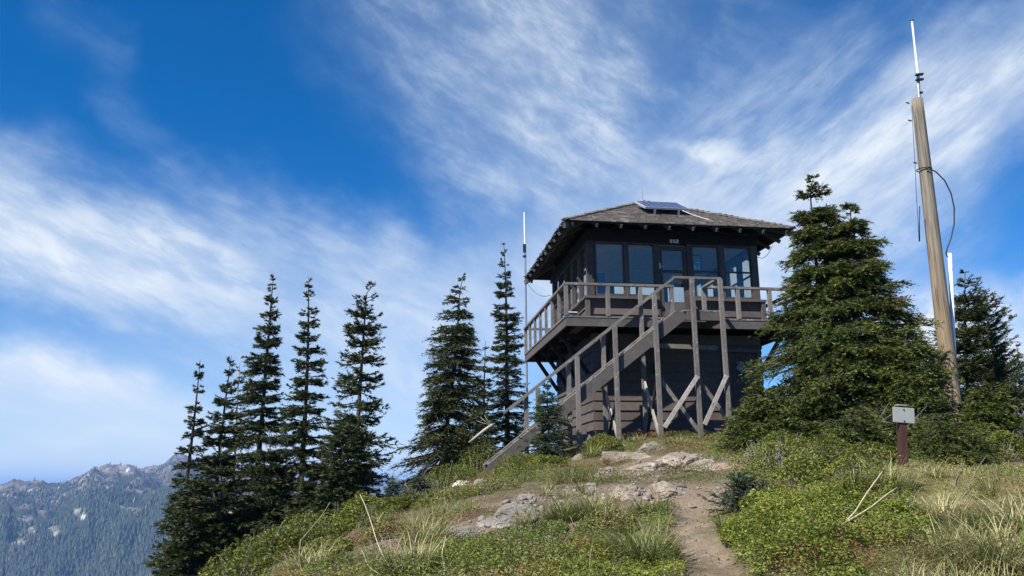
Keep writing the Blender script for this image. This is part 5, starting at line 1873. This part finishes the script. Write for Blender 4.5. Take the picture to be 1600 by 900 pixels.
stick('dead_stick', 'pale thin stem rising from the shrub left of the sign', 'stick', (1362, 706), 10.4, (1332, 655), 10.8, 0.008, 0.003, M_TWIG, 0.0, ST)
# bleached snag behind the stairs
a, b = at(733, 688, 19.6), at(770, 663, 19.3)
m = MB()
v = b - a
pts = [(0, 0, -0.05), (v[0] * .3, v[1] * .3, v[2] * .22), (v[0] * .62, v[1] * .6, v[2] * .60), tuple(v * 0.92), tuple(v)]
m.tube(pts, [0.02, 0.03, 0.036, 0.035, 0.02], 9)
for dx, dz in ((-0.34, 0.10), (-0.16, 0.22), (-0.26, 0.19), (0.08, 0.05)):
    m.tube([tuple(v * 0.95), tuple(v * 0.95 + np.array([dx * .6, 0.02, dz * .5])), tuple(v * 0.95 + np.array([dx, 0.0, dz]))], [0.010, 0.006, 0.003], 5)
o = m.build('dead_snag', M_SNAG, None, smooth=True)
o.location = (a[0], a[1], gz(a[0], a[1]) + ZE if False else a[2] + ZE)
tag(o, 'bleached bare leaning trunk with broken root ends behind the stairs', 'dead tree')

# ------------------------------------------------------------------ light, sky, air
SUN = nrm(np.array([-1.236, -1.197, 1.94]))
sd = bpy.data.lights.new('sun', 'SUN')
sd.energy = 5.0
sd.angle = math.radians(0.53)
sd.color = (1.0, 0.95, 0.87)
so_ = bpy.data.objects.new('sun', sd)
COL.objects.link(so_)
so_.rotation_euler = Vector(-SUN).to_track_quat('-Z', 'Y').to_euler()
so_.location = (-30, -30, 60)

world = bpy.data.worlds.new('World')
S.world = world
world.use_nodes = True
wt = world.node_tree
for n_ in list(wt.nodes): wt.nodes.remove(n_)
def wn(t, **k):
    o = wt.nodes.new(t)
    for a_, b_ in k.items(): setattr(o, a_, b_)
    return o
def wl(a_, b_): wt.links.new(a_, b_)
def wmath(op, a_, b_=None, clamp=False):
    o = wn('ShaderNodeMath', operation=op)
    o.use_clamp = clamp
    for i, v_ in enumerate((a_, b_)):
        if v_ is None: continue
        if hasattr(v_, 'is_linked'): wl(v_, o.inputs[i])
        else: o.inputs[i].default_value = v_
    return o.outputs[0]
sky = wn('ShaderNodeTexSky', sky_type='NISHITA')
sky.sun_disc = False
sky.sun_elevation = math.asin(SUN[2])
sky.sun_rotation = math.atan2(SUN[0], SUN[1])
sky.altitude = 1800
sky.air_density = 1.0
sky.dust_density = 0.3
sky.ozone_density = 3.0
hsv = wn('ShaderNodeHueSaturation')
hsv.inputs['Saturation'].default_value = SKY_SAT
hsv.inputs['Value'].default_value = SKY_VAL
wl(sky.outputs[0], hsv.inputs['Color'])
tc = wn('ShaderNodeTexCoord')
sep = wn('ShaderNodeSeparateXYZ')
wl(tc.outputs['Generated'], sep.inputs[0])
azn = wmath('ARCTAN2', sep.outputs[0], sep.outputs[1])
eln = wmath('ARCSINE', sep.outputs[2])
ae = wn('ShaderNodeCombineXYZ')
wl(azn, ae.inputs[0]); wl(eln, ae.inputs[1])
AE = ae.outputs[0]
def azel(px, py):
    d = nrm(ray(px, py))
    return math.atan2(d[0], d[1]), math.asin(d[2])
def lobe(px, py, lx, ly, ang):
    a_, e_ = azel(px, py)
    m_ = wn('ShaderNodeMapping', vector_type='TEXTURE')
    m_.inputs['Location'].default_value = (a_, e_, 0)
    m_.inputs['Rotation'].default_value = (0, 0, math.radians(-ang))
    m_.inputs['Scale'].default_value = (lx / FPX, ly / FPX, 1)
    wl(WARP, m_.inputs['Vector'])
    g = wn('ShaderNodeTexGradient', gradient_type='SPHERICAL')
    wl(m_.outputs[0], g.inputs[0])
    r = wn('ShaderNodeMapRange', interpolation_type='SMOOTHSTEP')
    wl(g.outputs['Fac'], r.inputs[0])
    return r.outputs[0]
def streak(ang, sx, sy, detail=8, rough=0.6, dist=0.6, off=0.0):
    m_ = wn('ShaderNodeMapping')
    m0 = wn('ShaderNodeMapping')
    m0.inputs['Rotation'].default_value = (0, 0, math.radians(ang))
    m_.inputs['Scale'].default_value = (sx, sy, 1)
    m_.inputs['Location'].default_value = (off, off * 1.3, 0)
    wl(AE, m0.inputs['Vector']); wl(m0.outputs[0], m_.inputs['Vector'])
    t_ = wn('ShaderNodeTexNoise')
    t_.inputs['Scale'].default_value = 1.0
    t_.inputs['Detail'].default_value = detail
    t_.inputs['Roughness'].default_value = rough
    t_.inputs['Distortion'].default_value = dist
    wl(m_.outputs[0], t_.inputs['Vector'])
    return t_
# gently warped direction so that no cloud edge is a clean ellipse
wz = streak(0, 7, 9, 5, 0.55, 0.0, 3.0)
vm = wn('ShaderNodeVectorMath', operation='SUBTRACT'); wl(wz.outputs['Color'], vm.inputs[0]); vm.inputs[1].default_value = (0.5, 0.5, 0.5)
vs = wn('ShaderNodeVectorMath', operation='SCALE'); wl(vm.outputs[0], vs.inputs[0]); vs.inputs['Scale'].default_value = 0.16
va = wn('ShaderNodeVectorMath', operation='ADD'); wl(AE, va.inputs[0]); wl(vs.outputs[0], va.inputs[1])
WARP = va.outputs[0]
def contrast(t_, lo, hi):
    r = wn('ShaderNodeMapRange', interpolation_type='SMOOTHSTEP')
    r.inputs[1].default_value = lo; r.inputs[2].default_value = hi
    wl(t_.outputs['Fac'], r.inputs[0])
    return r.outputs[0]
FINE_R = contrast(streak(-30, 10, 36, 9, 0.66, 0.2, 1.0), 0.34, 0.64)
FINE_L = contrast(streak(22, 10, 36, 9, 0.66, 0.2, 4.0), 0.34, 0.64)
FINE_M = contrast(streak(28, 12, 30, 10, 0.66, 0.2, 7.0), 0.33, 0.67)
def wisp(a_, f_, lo=0.45):
    return wmath('MULTIPLY', a_, wmath('ADD', wmath('MULTIPLY', f_, 1.25 - lo), lo))
NR = contrast(streak(-27, 3.6, 12, 9, 0.60, 0.25), 0.26, 0.72)      # streaks rising to the right
NL = contrast(streak(18, 3.6, 12, 9, 0.60, 0.25, 5.0), 0.26, 0.72)   # streaks falling to the right
NM = contrast(streak(35, 5.0, 9, 10, 0.62, 0.15, 9.0), 0.28, 0.74)    # broken veil
NP = contrast(streak(0, 14, 18, 9, 0.58, 0.3, 2.0), 0.36, 0.52)     # puffs
NR, NL, NM = wisp(NR, FINE_R), wisp(NL, FINE_L), wisp(NM, FINE_M, 0.35)
LOBES = CLOUD_LOBES
acc = None
for nm_, px, py, lx, ly, an_, w_, base_ in LOBES:
    NO = {'R': NR, 'L': NL, 'M': NM, 'P': NP}[nm_]
    k = wmath('MULTIPLY', lobe(px, py, lx, ly, an_), wmath('ADD', wmath('MULTIPLY', NO, (1 - base_) * w_), base_ * w_))
    # clouds add up like veils: 1-(1-a)(1-b)
    inv = wmath('SUBTRACT', 1.0, k)
    acc = inv if acc is None else wmath('MULTIPLY', acc, inv)
dens = wmath('SUBTRACT', 1.0, acc, True)
up = wn('ShaderNodeMapRange'); up.inputs[1].default_value = -0.12; up.inputs[2].default_value = -0.05
wl(eln, up.inputs[0])
dens = wmath('MULTIPLY', dens, up.outputs[0], True)
shade = wn('ShaderNodeMix', data_type='RGBA')
wl(dens, shade.inputs[0])
shade.inputs[6].default_value = (4.4, 5.9, 7.5, 1)
shade.inputs[7].default_value = (7.3, 7.8, 8.3, 1)
tintm = wn('ShaderNodeMix', data_type='RGBA', blend_type='MULTIPLY')
tintm.inputs[0].default_value = 1.0
wl(hsv.outputs[0], tintm.inputs[6])
tintm.inputs[7].default_value = (1.12, 1.08, 1.20, 1)
mixc = wn('ShaderNodeMix', data_type='RGBA')
wl(dens, mixc.inputs[0]); wl(tintm.outputs[2], mixc.inputs[6]); wl(shade.outputs[2], mixc.inputs[7])
bg = wn('ShaderNodeBackground')
bg.inputs['Strength'].default_value = 0.078
wl(mixc.outputs[2], bg.inputs['Color'])
wo = wn('ShaderNodeOutputWorld')
wl(bg.outputs[0], wo.inputs['Surface'])

# air: a closed box of even haze round the whole scene
if HAZE_ON:
    hz = MB()
    hz.box((-15000, -15000, -700), (15000, 15000, 175))
    hm = bpy.data.materials.new('haze_air')
    hm.use_nodes = True
    ht = hm.node_tree
    for n_ in list(ht.nodes):
        if n_.type != 'OUTPUT_MATERIAL': ht.nodes.remove(n_)
    pv = ht.nodes.new('ShaderNodeVolumePrincipled')
    pv.inputs['Color'].default_value = (0.30, 0.55, 1.0, 1)
    pv.inputs['Density'].default_value = HAZE_DENS
    pv.inputs['Anisotropy'].default_value = 0.0
    ht.links.new(pv.outputs[0], [n_ for n_ in ht.nodes if n_.type == 'OUTPUT_MATERIAL'][0].inputs['Volume'])
    ho = hz.build('haze', hm, None)
    tag(ho, 'thin blue air between the knoll and the far mountain', 'haze', kind='stuff')
